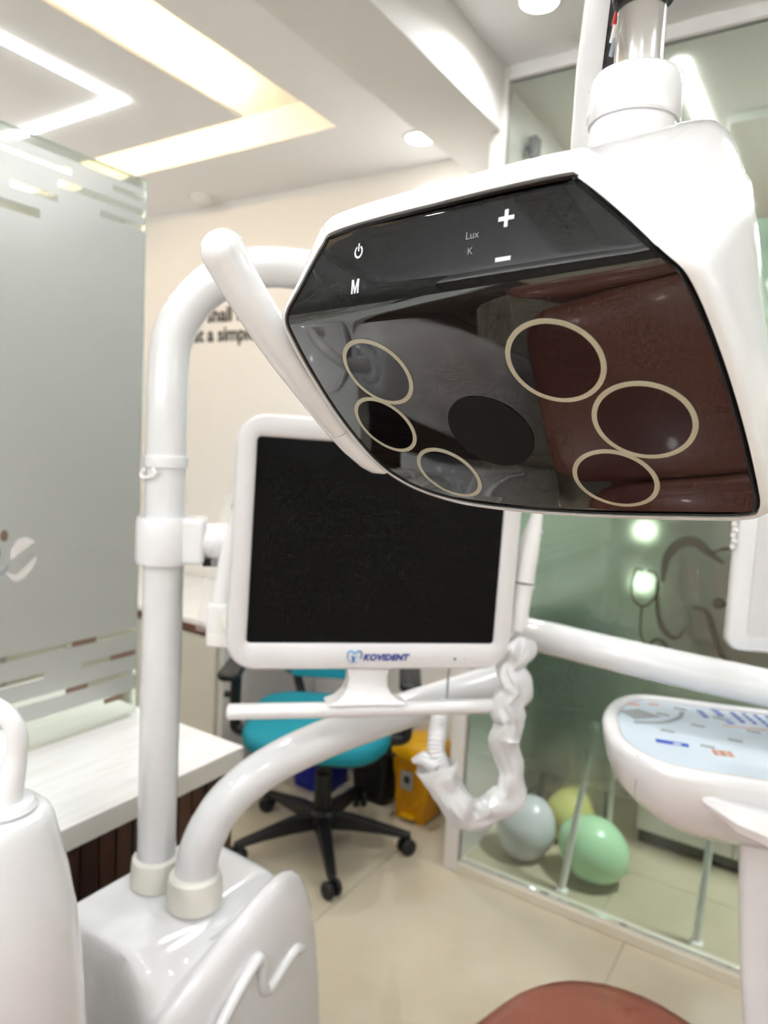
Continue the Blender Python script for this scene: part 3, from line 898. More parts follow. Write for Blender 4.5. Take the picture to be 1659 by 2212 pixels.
ap = thing('tray_arm_pipe', 'curved white pipe sweeping from the unit box towards the tray', 'arm', (-.810, .764, ZU))
pts = smooth_path([(-.810, .764, ZU + .002), (-.812, .766, .74), (-.806, .775, .80), (-.785, .805, .862), (-.752, .862, .908), (-.706, .94, .940), (-.655, 1.03, .962), (-.605, 1.13, .978), (-.555, 1.225, .994), (-.530, 1.275, 1.004)], 8)
b = bm_new(); add_tube(b, pts, [.0335] * 20 + [.0325] * (len(pts) - 20), 32, round_end=.5); wpart('pipe', b, 'pipe', ap, angle=60)
b = bm_new(); add_lathe(b, [(.0350, .001), (.044, .002), (.0435, .034), (.041, .048), (.0355, .052), (.0350, .052)]); obj('base_collar', b, 'ivory', ap)
b = bm_new(); add_cyl(b, (-.512, 1.298, .985), (-.512, 1.298, 1.098), .030); wpart('knuckle', b, 'pipe', ap, bevel=.006)
lk = thing('tray_link_arm', 'straight white pipe running right from the elbow above the tray', 'arm', (-.49, 1.309, 1.082))
b = bm_new(); add_tube(b, [(-.505, 1.308, 1.099), (-.30, 1.318, 1.088), (-.07, 1.33, 1.08), (.30, 1.35, 1.07)], .0315, 32, round_end=.4)
wpart('pipe', b, 'pipe', lk)
b = bm_new(); add_cyl(b, (.29, 1.35, 1.0), (.29, 1.35, 1.11), .04); wpart('knuckle', b, 'pipe', lk, bevel=.006)

# cuspidor with spout, far left
cu = thing('cuspidor', 'white cuspidor body with curved water spout in the left foreground', 'cuspidor', (-.755, .435, 0))
AX = V3((-.755, .405, 0))
b = bm_new(); loops = []
for z, rx, ry, ox, oy in ((0, .085, .13, 0, -.01), (.30, .085, .13, 0, -.01), (.70, .083, .12, 0, -.01), (.80, .080, .11, .0, -.008), (.88, .074, .10, -.002, -.005), (.94, .066, .086, -.005, 0), (.98, .060, .074, -.008, .003), (1.003, .056, .064, -.008, .008), (1.014, .050, .056, -.006, .010), (1.020, .044, .048, -.006, .012), (1.021, .032, .034, -.006, .013), (1.019, .03, .03, -.006, .013)):
    loops.append([V3((ox + rx * math.copysign(abs(math.cos(a)) ** .8, math.cos(a)), oy - .03 + ry * math.copysign(abs(math.sin(a)) ** .8, math.sin(a)), z)) for a in [2 * PI * k / 40 for k in range(40)]])
skin(b, loops); obj('body', b, 'white', cu, angle=60)
sp = [(-.752, .420, 1.012), (-.750, .424, 1.04), (-.749, .432, 1.075), (-.748, .434, 1.095), (-.752, .432, 1.113), (-.765, .426, 1.129), (-.785, .417, 1.136), (-.808, .407, 1.130), (-.822, .400, 1.112), (-.826, .398, 1.09)]
pth = smooth_path(sp, 6)
rad = [.020 - .009 * min(1, i / 14) for i in range(len(pth))]
b = bm_new(); add_tube(b, pth, rad, 20); wpart('spout', b, 'white', cu, angle=60)
b = bm_new(); add_lathe(b, [(.012, 1.018), (.030, 1.0195), (.034, 1.024), (.030, 1.030), (.018, 1.032)], at=(.003, -.014, 0)); obj('spout_collar', b, 'white', cu)
b = bm_new(); add_lathe(b, [(.001, .97), (.055, .975), (.10, 1.0), (.115, 1.02), (.12, 1.02), (.118, 1.01), (.08, .96), (.04, .93), (.001, .928)], at=(-.19, -.02, 0)); obj('basin', b, 'white', cu)

# ------------------------------------------------------------------ monitor
a_ = .809
MW = Matrix.Translation((-.598, .935, 1.292)) @ Matrix.Rotation(a_, 4, 'Z') @ Matrix.Rotation(-.008, 4, 'X') @ Matrix.Rotation(.018, 4, 'Y')
mo = thing('monitor', 'pale grey monitor with a black screen on the bent pole', 'monitor', mw=MW)
f_xz = lambda x, y, z: V3((x, z, y))
OW, OH, OC = .466, .392, -.004
# bezel as a ring of loops
def ring(w, h, r, y, cz=OC):
    return [V3((x, y, z + cz)) for x, z in rrect(w, h, r, 8)]
b = bm_new()
loops = [ring(.404, .315, .006, .006, 0), ring(.404, .315, .006, -.002, 0), ring(.412, .323, .009, -.0055, 0), ring(OW - .03, OH - .03, .034, -.0075), ring(OW - .008, OH - .008, .044, -.006), ring(OW, OH, .048, .002), ring(OW - .002, OH - .002, .048, .030), ring(OW - .06, OH - .06, .04, .052)]
skin(b, loops, True, False, True)
obj('bezel', b, 'monitor', mo, angle=50)
b = bm_new(); add_box(b, (-.2025, 0.0012, -.158), (.2025, .005, .158)); obj('screen', b, 'screen', mo, smooth=False)
b = bm_new(); skin(b, [[V3((x, y, z)) for x, z in pts] for y, pts in ((.030, rrect(.075, .004, .0015, 4, -.005, -.196)), )] + [], cap0=False, cap1=False) if False else None
b.free()
b = bm_new(); loops = []
for z, wd, y0, y1 in ((-.192, .074, .004, .030), (-.215, .064, .004, .03), (-.228, .066, .002, .03), (-.240, .078, -.002, .03), (-.250, .100, -.006, .03), (-.256, .135, -.008, .03)):
    loops.append([V3((-.006 + sx * wd / 2, y, z)) for sx, y in ((-1, y0), (-.8, y0 - .004), (.8, y0 - .004), (1, y0), (1, y1), (-1, y1))])
skin(b, loops); obj('stand_neck', b, 'white', mo, angle=50, bevel=.002)
b = bm_new(); add_tube(b, [(-.222, .004, -.267), (0, .004, -.267), (.222, .004, -.265)], .0125, 20, round_end=.4); obj('handle_bar', b, 'white', mo)
b = bm_new(); add_box(b, (-.10, .052, -.06), (.10, .075, .06)); obj('rear_mount', b, 'monitor', mo, bevel=.006)
me = text_mesh('KOVIDENT', .0140, .0003, .0007, .25, 'LEFT', 1.08); me.materials.append(M['logo_blue'])
o = link_mesh('brand_lettering', me, mo, smooth=False, label='dark blue brand lettering')
o.location = (-.0195, -.0079, -.1785); o.rotation_euler = (PI / 2, 0, 0)
def flat_stroke(pts, width, y, m, name, parent, th=.0006):
    pts = smooth_path([(x, 0, z) for x, z in pts], 6)
    n = len(pts); bm = bm_new(); loops = []
    for i, p in enumerate(pts):
        d = (pts[min(n - 1, i + 1)] - pts[max(0, i - 1)]).normalized()
        nn = V3((-d.z, 0, d.x))
        ww = width * (.35 + .65 * math.sin(PI * (i + .5) / n))
        loops.append([V3((p.x, y, p.z)) + nn * ww / 2, V3((p.x, y, p.z)) - nn * ww / 2, V3((p.x, y + th, p.z)) - nn * ww / 2, V3((p.x, y + th, p.z)) + nn * ww / 2])
    skin(bm, loops); return obj(name, bm, m, parent)
lx, lz = -.0335, -.178
flat_stroke([(lx - .006, lz - .009), (lx - .011, lz), (lx - .010, lz + .008), (lx - .005, lz + .010), (lx, lz + .006), (lx + .005, lz + .0095), (lx + .010, lz + .009), (lx + .0115, lz + .004), (lx + .009, lz - .001)], .0028, -.0082, 'logo_cyan', 'tooth_emblem', mo)
flat_stroke([(lx + .004, lz + .010), (lx + .010, lz + .009), (lx + .0115, lz + .003), (lx + .009, lz - .003)], .002, -.0085, 'logo_blue', 'tooth_emblem', mo)
flat_stroke([(lx - .004, lz + .003), (lx - .002, lz - .002), (lx - .003, lz - .009)], .003, -.0085, 'logo_blue', 'tooth_emblem', mo)
flat_stroke([(lx + .004, lz + .002), (lx - .001, lz - .003), (lx + .004, lz - .009)], .0032, -.0085, 'logo_cyan', 'tooth_emblem', mo)
b = bm_new(); add_lathe(b, [(.0022, 0), (.0022, .003)], at=(.134, -.0082, -.181), rot=Matrix.Rotation(-PI / 2, 3, 'X'), seg=14); obj('sensor_hole', b, 'black', mo)
b = bm_new(); add_lathe(b, [(.0055, 0), (.006, .002), (.006, .004)], at=(.156, -.0088, -.180), rot=Matrix.Rotation(-PI / 2, 3, 'X'), seg=18); obj('power_button', b, 'monitor', mo)
# bracket between pole and monitor
br = thing('monitor_bracket', 'white clamp bracket joining the monitor to the tall pole', 'bracket', (-.901, .762, 1.28))
b = bm_new(); add_lathe(b, [(.0322, -.038), (.042, -.037), (.044, -.030), (.044, .030), (.042, .037), (.0322, .038)]); obj('clamp', b, 'white', br)
mv = V3((-.598, .935, 1.292)) + Matrix.Rotation(a_, 3, 'Z') @ V3((0, .08, 0)) - V3((-.901, .762, 1.28))
d1 = V3((.70, .714, 0))
b = bm_new(); add_box(b, (.020, -.030, -.036), (.066, .030, .038), rot=Matrix.Rotation(.72, 3, 'Z')); obj('clamp_block', b, 'white', br, bevel=.008)
b = bm_new(); add_cyl(b, (.040, .036, .0), (.14, .128, .0), .029); obj('arm', b, 'white', br, bevel=.004)
b = bm_new(); add_tube(b, [(.128, .116, 0), (.19, .19, .004), (mv.x, mv.y, mv.z)], .024, 20); obj('arm_end', b, 'white', br)
b = bm_new(); add_box(b, (.062, -.010, -.040), (.085, .010, -.028), rot=Matrix.Rotation(.72, 3, 'Z')); obj('arm_stop', b, 'black', br)

# intraoral camera hanging at the monitor's left side, in a clear bag
ic = thing('intraoral_camera', 'grey handheld camera hanging in a holder left of the monitor', 'handpiece', (-.785, .762, 1.13))
def hp(px, py, pz):
    return V3((px, py, pz))
b = bm_new(); add_tube(b, [(-.790, .784, 1.195), (-.786, .788, 1.25), (-.781, .793, 1.30), (-.778, .797, 1.335)], [.0165, .0145, .0115, .0095], 18); wpart('handle', b, 'sleeve_clear', ic)
b = bm_new(); bmesh.ops.create_uvsphere(b, u_segments=16, v_segments=10, radius=.010, matrix=Matrix.Translation((-.777, .797, 1.343))); wpart('tip', b, 'chrome', ic)
b = bm_new(); add_tube(b, [(-.768, .801, 1.338), (-.766, .802, 1.325)], .004, 10); wpart('lens', b, 'steel_dark', ic)
b = bm_new(); add_slab(b, rrect(.048, .040, .01), 1.125, 1.195, .006, fn=lambda x, y, z: V3((-.788, .783, 0)) + rgt * x * .9 + V3((0, 0, z)) + fwd * y); wpart('holder', b, 'sleeve_clear', ic)
b = bm_new(); add_slab(b, rrect(.016, .034, .003), 0, .002, 0, fn=lambda x, y, z: V3((-.788, .783, 1.165)) + rgt * (x + .008) * .9 + fwd * (.0205 + z) + V3((0, 0, y))); wpart('holder_window', b, 'ivory', ic)
b = bm_new(); add_slab(b, rrect(.012, .10, .004), 0, .005, 0, fn=lambda x, y, z: V3((-.775, .797, 1.21)) + rgt * (x + .014) + fwd * (-.012 + z) + V3((0, 0, y))); wpart('back_plate', b, 'steel_dark', ic)
b = bm_new(); add_tube(b, smooth_path([(-.765, .806, 1.14), (-.745, .822, 1.15), (-.72, .85, 1.16)], 5), .006, 10); wpart('mount_arm', b, 'white', ic)
bg = thing('plastic_bag', 'crumpled clear plastic bag around the handheld camera', 'bag', (-.785, .762, 1.2))
b = bm_new(); loops = []
for k in range(18):
    f = k / 17
    z = 1.15 + f * .215
    c = V3((-.792 + .016 * f, .783 + .013 * f, z))
    l = []
    for j in range(22):
        a = 2 * PI * j / 22
        rr = (.036 - .014 * f + .004 * noise.noise((math.cos(a) * 1.4, math.sin(a) * 1.4, z * 45)))
        l.append(c + rgt * rr * math.cos(a) + fwd * rr * .75 * math.sin(a))
    loops.append(l)
skin(b, loops, True, False, False); o = wpart('film', b, 'bag', bg, angle=25)
b = bm_new(); pk = []
for k in range(9):
    pk.append([V3((-.776, .796, 1.362 + .0028 * k)) + rgt * (.006 + .009 * abs(noise.noise((j * .7, k * .9, 3)))) * math.cos(2 * PI * j / 14) + fwd * (.005 + .007 * abs(noise.noise((j * .9, k * .7, 9)))) * math.sin(2 * PI * j / 14) for j in range(14)])
skin(b, pk); wpart('knotted_top', b, 'bag', bg, angle=25)

# handpiece on the monitor's right side in its sleeve
hq = thing('suction_handpiece', 'white sheathed handpiece hanging right of the monitor', 'handpiece', (-.435, 1.12, 1.13))
b = bm_new(); add_tube(b, smooth_path([(-.424, 1.150, 1.372), (-.4255, 1.147, 1.345), (-.4305, 1.140, 1.305), (-.4345, 1.134, 1.265), (-.4355, 1.130, 1.232)], 6), [.0065 + .0125 * (1 - math.cos(PI * min(1, i / 18))) / 2 for i in range(25)], 20); wpart('grip', b, 'sleeve_clear', hq, angle=60)
b = bm_new(); add_tube(b, [(-.4355, 1.130, 1.230), (-.4358, 1.1295, 1.222)], .0205, 20); wpart('seam_ring', b, 'white', hq)
b = bm_new(); add_tube(b, [(-.4358, 1.129, 1.2215), (-.438, 1.124, 1.175), (-.440, 1.120, 1.150)], [.0180, .0175, .0145], 20); wpart('barrel', b, 'sleeve_clear', hq)
for z in (1.318, 1.306, 1.294):
    b = bm_new(); bmesh.ops.create_uvsphere(b, u_segments=10, v_segments=8, radius=.0042, matrix=Matrix.Translation((-.4165 - (1.318 - z) * .12, 1.145 - (1.318 - z) * .1, z))); wpart('grip_bead', b, 'white', hq)
b = bm_new(); add_tube(b, [(-.458, 1.101, 1.165), (-.459, 1.100, 1.145), (-.460, 1.099, 1.110)], [.0045, .006, .008], 12, round_end=.8); wpart('side_nozzle', b, 'white', hq)
b = bm_new(); add_tube(b, smooth_path([(-.4585, 1.112, 1.128), (-.475, 1.105, 1.125), (-.50, 1.09, 1.14)], 5), .006, 10); wpart('holder_arm', b, 'white', hq)

# crumpled sleeve over the hose
sl = thing('hose_sleeve', 'crumpled milky plastic sleeve looping under the monitor bar', 'sleeve', (-.45, 1.09, .82))
cl = [(-.424, 1.122, 1.140), (-.430, 1.116, 1.110), (-.442, 1.110, 1.085), (-.426, 1.113, 1.055), (-.440, 1.104, 1.027), (-.428, 1.104, 1.000), (-.436, 1.102, .975), (-.430, 1.102, .945), (-.420, 1.103, .910), (-.419, 1.099, .875), (-.440, 1.084, .853), (-.462, 1.069, .838), (-.482, 1.055, .842), (-.503, 1.045, .868), (-.522, 1.036, .897), (-.530, 1.034, .918)]
pth = smooth_path(cl, 7)
pts, fr = frames(pth)
b = bm_new(); loops = []
N = len(pts)
for i, (p, (x, y, tt)) in enumerate(zip(pts, fr)):
    f = i / (N - 1)
    base_r = .0262 + .0075 * noise.noise((i * .13, 4.2, 0)) * (1.3 if f < .5 else .6) + (.010 * max(0, (f - .62) / .38)) + (.004 if .2 < f < .33 else 0)
    if f > .97:
        base_r *= 1.05
    if i < 4:
        base_r *= .75 + .08 * i
    l = []
    for j in range(28):
        a = 2 * PI * j / 28
        fold = noise.noise((math.cos(a) * 1.8 + i * .03, math.sin(a) * 1.8, i * .12)) * .012 + .0012 * noise.noise((math.cos(a) * 4, math.sin(a) * 4, i * .5))
        l.append(p + (x * math.cos(a) * 1.0 + y * math.sin(a) * .85) * (base_r + fold))
    loops.append(l)
# ragged mouth at the hose end
skin(b, loops, True, False, False)
o = wpart('film', b, 'sleeve', sl, angle=32)
b = bm_new(); add_tube(b, [pts[-1], pts[-1] + V3((-.022, -.012, .008)), pts[-1] + V3((-.034, -.02, .002))], [.022, .011, .004], 12); wpart('flap', b, 'sleeve', sl, angle=32)
hs = thing('corrugated_hose', 'white ribbed hose coming out of the crumpled sleeve', 'hose', (-.53, 1.04, .93))
pth = smooth_path([(-.512, 1.042, .885), (-.522, 1.038, .915), (-.531, 1.036, .940), (-.540, 1.055, .965), (-.566, 1.115, .978), (-.585, 1.165, .985)], 34)
b = bm_new(); add_tube(b, pth, [.0150 + .0016 * math.sin(i * 2 * PI / 6.5) for i in range(len(pth))], 20); wpart('hose', b, 'hose', hs, angle=180)
ww_ = thing('thin_cable', 'thin grey cable hanging straight from the monitor to the handle bar', 'cable', (-.50, 1.03, 1.05))
b = bm_new(); add_tube(b, [MW @ V3((.133, .012, -.200)), MW @ V3((.133, .014, -.235)), MW @ V3((.133, .012, -.254))], .0022, 8); wpart('cord', b, 'hose_dark', ww_)

# ------------------------------------------------------------------ instrument tray on the right
ZT = 1.0
tr = thing('instrument_tray', 'white instrument tray head with printed control film, right of the balloons', 'instrument tray', (-.10, 1.27, .90))
out = [V3((x, y, 0)) for x, y in ((-.300, 1.205), (-.318, 1.265), (-.321, 1.335), (-.303, 1.385), (-.262, 1.418), (-.16, 1.452), (-.06, 1.488), (.10, 1.53), (.26, 1.55), (.33, 1.50), (.34, 1.36), (.30, 1.22), (.20, 1.16), (.08, 1.135), (-.04, 1.118), (-.13, 1.090), (-.185, 1.085), (-.235, 1.108), (-.275, 1.150))]
out = smooth_path(out, 5, True)
cx = sum(p.x for p in out) / len(out); cy = sum(p.y for p in out) / len(out)
def tl(d, z, sx=0, sy=0):
    r = []
    m = len(out)
    for i, p in enumerate(out):
        q = out[(i + 1) % m] - out[i - 1]
        nn = V3((-q.y, q.x, 0)).normalized()          # outward for this winding
        r.append(V3((p.x + nn.x * d + sx, p.y + nn.y * d + sy, z)))
    return r
b = bm_new()
skin(b, [tl(-.026, ZT - .006), tl(-.024, ZT - .002), tl(-.019, ZT + .001), tl(-.008, ZT), tl(-.001, ZT - .005), tl(.001, ZT - .014), tl(-.003, ZT - .040), tl(-.015, ZT - .072), tl(-.040, ZT - .105, .01), tl(-.080, ZT - .130, .03)], True, False, True)
obj_ = wpart('body', b, 'white', tr, angle=60)
b = bm_new(); skin(b, [tl(-.0262, ZT - .0095), tl(-.0262, ZT - .0065)]); wpart('printed_film', b, 'print_sheet', tr)
def on_tray(name, poly, m, z=ZT - .0064, th=.0006):
    bb = bm_new(); skin(bb, [[V3((x, y, z)) for x, y in poly], [V3((x, y, z + th)) for x, y in poly]]); return wpart(name, bb, m, tr)
def quad(cx_, cy_, w_, h_, a):
    c, s = math.cos(a), math.sin(a)
    return [(cx_ + c * x - s * y, cy_ + s * x + c * y) for x, y in ((-w_ / 2, -h_ / 2), (w_ / 2, -h_ / 2), (w_ / 2, h_ / 2), (-w_ / 2, h_ / 2))]
AT = .42
e1 = V3((math.cos(AT), math.sin(AT), 0)); e2 = V3((-math.sin(AT), math.cos(AT), 0)); oT = V3((-.26, 1.25, 0))
def tp(u_, v_):
    p = oT + e1 * u_ + e2 * v_
    return p.x, p.y
for u_, v_ in ((.06, .06), (.05, -.02), (.10, .10), (.11, .02), (.16, .07), (.155, -.03), (.20, .02), (.21, .12), (.25, -.02), (.10, -.07)):
    on_tray('grey_mark', quad(*tp(u_, v_), .022, .009, AT - .3), 'print_grey')
on_tray('grey_arrow', [tp(-.015, .055), tp(.005, .02), tp(.055, .045), tp(.02, .075)], 'print_grey')
sw = smooth_path([(*tp(.0, .005), 0), (*tp(.05, .018), 0), (*tp(.085, .05), 0), (*tp(.10, .085), 0)], 6)
for i in range(len(sw) - 1):
    p, q = sw[i], sw[i + 1]
    d = (q - p).normalized(); nn = V3((-d.y, d.x, 0)) * .004
    on_tray('grey_swirl', [(p - nn)[:2], (q - nn)[:2], (q + nn)[:2], (p + nn)[:2]], 'print_grey', ZT - .0063)
for k, (u_, v_, w_, h_) in enumerate(((.135, .085, .010, .035), (.165, .10, .012, .034), (.172, .06, .012, .024), (.195, .085, .008, .05), (.215, .085, .006, .05), (.235, .08, .006, .06), (.255, .08, .006, .06))):
    on_tray('blue_print', quad(*tp(u_, v_), w_, h_, AT + .1), 'print_blue')
    for j in range(3):
        on_tray('print_gap', quad(*tp(u_, v_ - h_ * .28 + j * h_ * .28), w_ * 1.1, .0022, AT + .1), 'print_sheet', ZT - .0057)
on_tray('blue_print', quad(*tp(.045, -.072), .05, .014, AT - .15), 'print_blue')
on_tray('print_gap', quad(*tp(.052, -.076), .012, .006, AT - .15), 'print_sheet', ZT - .0057)
on_tray('orange_print', quad(*tp(.012, .098), .03, .006, AT + .1), 'print_orange')
on_tray('orange_print', quad(*tp(.055, .110), .018, .006, AT + .1), 'print_orange')
on_tray('orange_print', quad(*tp(.19, .035), .07, .0025, AT), 'print_orange')
for k in range(3):
    on_tray('orange_print', quad(*tp(.105 + .012 * k, -.092), .003, .020, AT), 'print_orange')
    on_tray('orange_print', quad(*tp(.117, -.100 + .008 * k), .030, .0022, AT), 'print_orange')
# front handle wedge
b = bm_new(); loops = []
for s_, z0, z1, dy in ((0, ZT - .046, ZT - .030, 0), (.05, ZT - .072, ZT - .030, -.022), (.12, ZT - .086, ZT - .036, -.034), (.22, ZT - .092, ZT - .042, -.038), (.34, ZT - .092, ZT - .042, -.036)):
    c = V3((-.125 + s_, 1.094 + s_ * .20, 0))
    loops.append([c + V3((0, .03, z0)), c + V3((0, dy, z0 + .006)), c + V3((0, dy - .006, (z0 + z1) / 2)), c + V3((0, dy + .004, z1)), c + V3((0, .03, z1))])
skin(b, loops); wpart('front_handle', b, 'white', tr, bevel=.004)
b = bm_new(); add_slab(b, rrect(.05, .02, .006), 0, .003, 0, fn=lambda x, y, z: V3((.01 + x, 1.079 + x * .12 - z, ZT - .062 + y))); wpart('handle_button', b, 'hose_dark', tr)
b = bm_new(); add_cyl(b, (.29, 1.35, .96), (.29, 1.35, 1.001), .03); wpart('pivot', b, 'pipe', tr)
b = bm_new(); add_lathe(b, [(.0006, 0), (.0006, .07)], at=(-.22, 1.102, .93), seg=6); wpart('seam', b, 'print_grey', tr)

ta = thing('tray_support_arm', 'slanting white bar dropping from the tray at the right edge', 'arm', (-.03, 1.2, .5))
b = bm_new(); loops = []
for p, w_, d_ in (((-.058, 1.225, .895), .026, .030), ((-.052, 1.222, .84), .027, .032), ((-.040, 1.210, .70), .024, .030), ((-.026, 1.195, .60), .022, .026), ((-.018, 1.185, .56), .018, .022), ((-.014, 1.18, .548), .010, .012)):
    p = V3(p)
    loops.append([p + V3((x * w_ * 2, y * d_ * 2, 0)) for x, y in rrect(1, 1, .25, 4)])
skin(b, loops); wpart('bar', b, 'white', ta, angle=60)
b = bm_new(); loops = []
for p, w_ in (((.008, 1.150, .86), .010), ((.012, 1.146, .72), .010), ((.018, 1.142, .60), .009)):
    p = V3(p); loops.append([p + V3((x * w_ * 2, y * .012 * 2, 0)) for x, y in rrect(1, 1, .3, 4)])
skin(b, loops); wpart('cover_strip', b, 'white', ta)

xv = thing('xray_viewer', 'white framed film viewer standing up above the tray at the right edge', 'viewer', (-.03, 1.34, 1.11))
ex = V3((.90, .44, 0)).normalized(); ey = V3((-.44, .90, 0)).normalized()
def xp(x, y, z):
    return V3((-.142, 1.385, 1.118)) + ex * x + ey * y + V3((0, 0, z))
b = bm_new(); add_slab(b, rrect(.36, .285, .022), 0, .030, .006, fn=lambda x, y, z: xp(x + .18, z, y + .1425)); wpart('housing', b, 'white', xv)
b = bm_new(); add_slab(b, rrect(.30, .225, .004), -.0035, -.0005, 0, fn=lambda x, y, z: xp(x + .18, z, y + .145)); wpart('panel', b, 'monitor', xv)
for k in range(7):
    b = bm_new(); bmesh.ops.create_uvsphere(b, u_segments=8, v_segments=6, radius=.006, matrix=Matrix.Translation(xp(-.004, .01 - .003 * (k % 2), .185 + .010 * k))); wpart('clip', b, 'sleeve_clear', xv)
b = bm_new(); add_cyl(b, xp(.22, .015, .004), xp(.22, .015, -.016), .014); wpart('foot', b, 'white', xv)

# ------------------------------------------------------------------ dental lamp
U_ = V3((.990, -.138, .027)).normalized()
N_ = V3((-.077, -.695, -.715)); N_ = (N_ - U_ * N_.dot(U_)).normalized()
V_ = U_.cross(N_); V_ = V_ if V_.z < 0 else -V_
W_ = -N_
LM = Matrix.Translation((-.194, .426, 1.462)) @ Matrix((U_, V_, W_)).transposed().to_4x4()
lamp = thing('dental_lamp', 'white dental operating lamp with dark glass face and side handle', 'dental lamp', mw=LM)
TH = math.radians(50)
SC = -.103
RB = .022                                       # bend radius of the glass
LB = RB * TH
def bend(s):
    """arc length s down the face -> (v, w) and outward normal (v, w)"""
    s0 = SC + LB / 2
    if s >= s0:
        return s, 0.0, 0.0
    if s > s0 - LB:
        a = (s0 - s) / RB
    else:
        a = TH
    v = s0 - RB * math.sin(a)
    w_ = RB * (1 - math.cos(a))
    if a >= TH:
        r = (s0 - LB) - s
        v -= r * math.cos(TH)
        w_ += r * math.sin(TH)
    return v, w_, a
def face(u, s, d=0.0):
    """point on the glass; d = outward offset"""
    v, w_, a = bend(s)
    sag = .007 * (u / .14) ** 2 + .004 * max(0, (s - .02) / .06) ** 2
    d -= sag
    return V3((u, v - d * math.sin(a), w_ - d * math.cos(a)))
outl = [(-.074, -.1505), (0, -.1505), (.076, -.1500), (.086, -.146), (.110, -.124), (.128, -.104), (.137, -.085), (.1435, -.040), (.147, .010), (.1475, .050), (.1455, .068), (.138, .0745), (.10, .0755),
        (.056, .0765), (0, .0770), (-.055, .0750), (-.085, .0685), (-.106, .0575), (-.120, .040), (-.128, .015), (-.1325, -.015), (-.1325, -.045), (-.130, -.072), (-.1255, -.095), (-.119, -.108), (-.108, -.121), (-.088, -.1445)]
oc_ = [V3((u, s, 0)) for u, s in outl]
oc_ = [p for p in smooth_path(oc_, 6, True)]
def rows(s, pts):
    us = []
    m = len(pts)
    for i in range(m):
        a, c = pts[i], pts[(i + 1) % m]
        if (a.y - s) * (c.y - s) <= 0 and a.y != c.y:
            us.append(a.x + (c.x - a.x) * (s - a.y) / (c.y - a.y))
    return (min(us), max(us)) if us else None
smin = min(p.y for p in oc_); smax = max(p.y for p in oc_)
def glass_sheet(s0, s1, nr):
    bm = bm_new(); L = []
    for i in range(nr + 1):
        s = s0 + (s1 - s0) * i / nr
        s = min(max(s, smin + 1e-5), smax - 1e-5)
        r = rows(s, oc_)
        L.append([bm.verts.new(face(r[0] + (r[1] - r[0]) * k / 28, s)) for k in range(29)])
    for a, c in zip(L[:-1], L[1:]):
        for k in range(28):
            bm.faces.new((a[k], a[k + 1], c[k + 1], c[k]))
    return bm
obj('glass_face', glass_sheet(SC, smax, 70), 'lamp_glass', lamp, angle=180)
obj('control_band', glass_sheet(smin, SC, 22), 'lamp_band', lamp, angle=180)
# gasket line and housing shell
def oloop(d, off, extra=0):
    r = []
    m = len(oc_)
    for i, p in enumerate(oc_):
        q = oc_[(i + 1) % m] - oc_[i - 1]
        nn = V3((q.y, -q.x, 0)).normalized()
        k = 1 + (extra / max(d, 1e-4)) * max(0, min(1, (-.118 - p.y) / .028)) if d > .005 else 1
        r.append((p.x + nn.x * d * k, p.y + nn.y * d * k))
    return [face(u, s, off) for u, s in r], r
l0, _ = oloop(-.0004, .0002); l1, _ = oloop(.0006, .0012); l2, _ = oloop(.0022, -.0015); l3, _ = oloop(.0022, -.006)
b = bm_new(); skin(b, [l0, l1, l2, l3], True, False, False); obj('gasket', b, 'lamp_gasket', lamp, angle=60)
def interp(tab, x):
    if x <= tab[0][0]:
        return tab[0][1]
    for (a, p), (c, q) in zip(tab[:-1], tab[1:]):
        if x <= c:
            return p + (q - p) * (x - a) / (c - a)
    return tab[-1][1]
def back_pt(u, s):
    v, w_, a = bend(s)
    wB = interp([(-.150, .195), (-.125, .195), (-.09, .175), (-.05, .115), (-.015, .055), (.02, .034), (.076, .022)], s)
    vB = interp([(-.150, -.085), (-.125, -.080), (-.09, -.062), (-.05, -.038), (0, 0), (.076, .070)], s)
    k = interp([(-.150, .90), (-.10, .74), (-.04, .80), (.02, .94), (.076, .97)], s)
    return V3((u * k + .012 * (wB / .195), vB, wB))
loops = []
q1, _ = oloop(.0022, -.0035); loops.append(q1)
q1, _ = oloop(.0030, .0008); loops.append(q1)
q1, _ = oloop(.0060, .0006); loops.append(q1)
q1, _ = oloop(.0088, -.0030, .007); loops.append(q1)
q1, sr = oloop(.0100, -.0090, .008); loops.append(q1)
for f in (.12, .28, .46, .64, .80, .92, 1.0):
    l = []
    for p0, (u, s) in zip(q1, sr):
        B = back_pt(u, s)
        bul = math.sin(PI * min(1, f * 1.1)) * .012
        p = p0.lerp(B, f)
        # rounded run-in towards the back
        p.x += bul * max(-1, min(1, u / .13))
        if f > .85:
            cen = V3((.012, -.03, p.z))
            p = p.lerp(V3((cen.x, cen.y, p.z)), (f - .85) * .55)
        l.append(p)
    loops.append(l)
b = bm_new(); skin(b, loops, True, False, True)
obj('housing', b, 'white', lamp, angle=55)
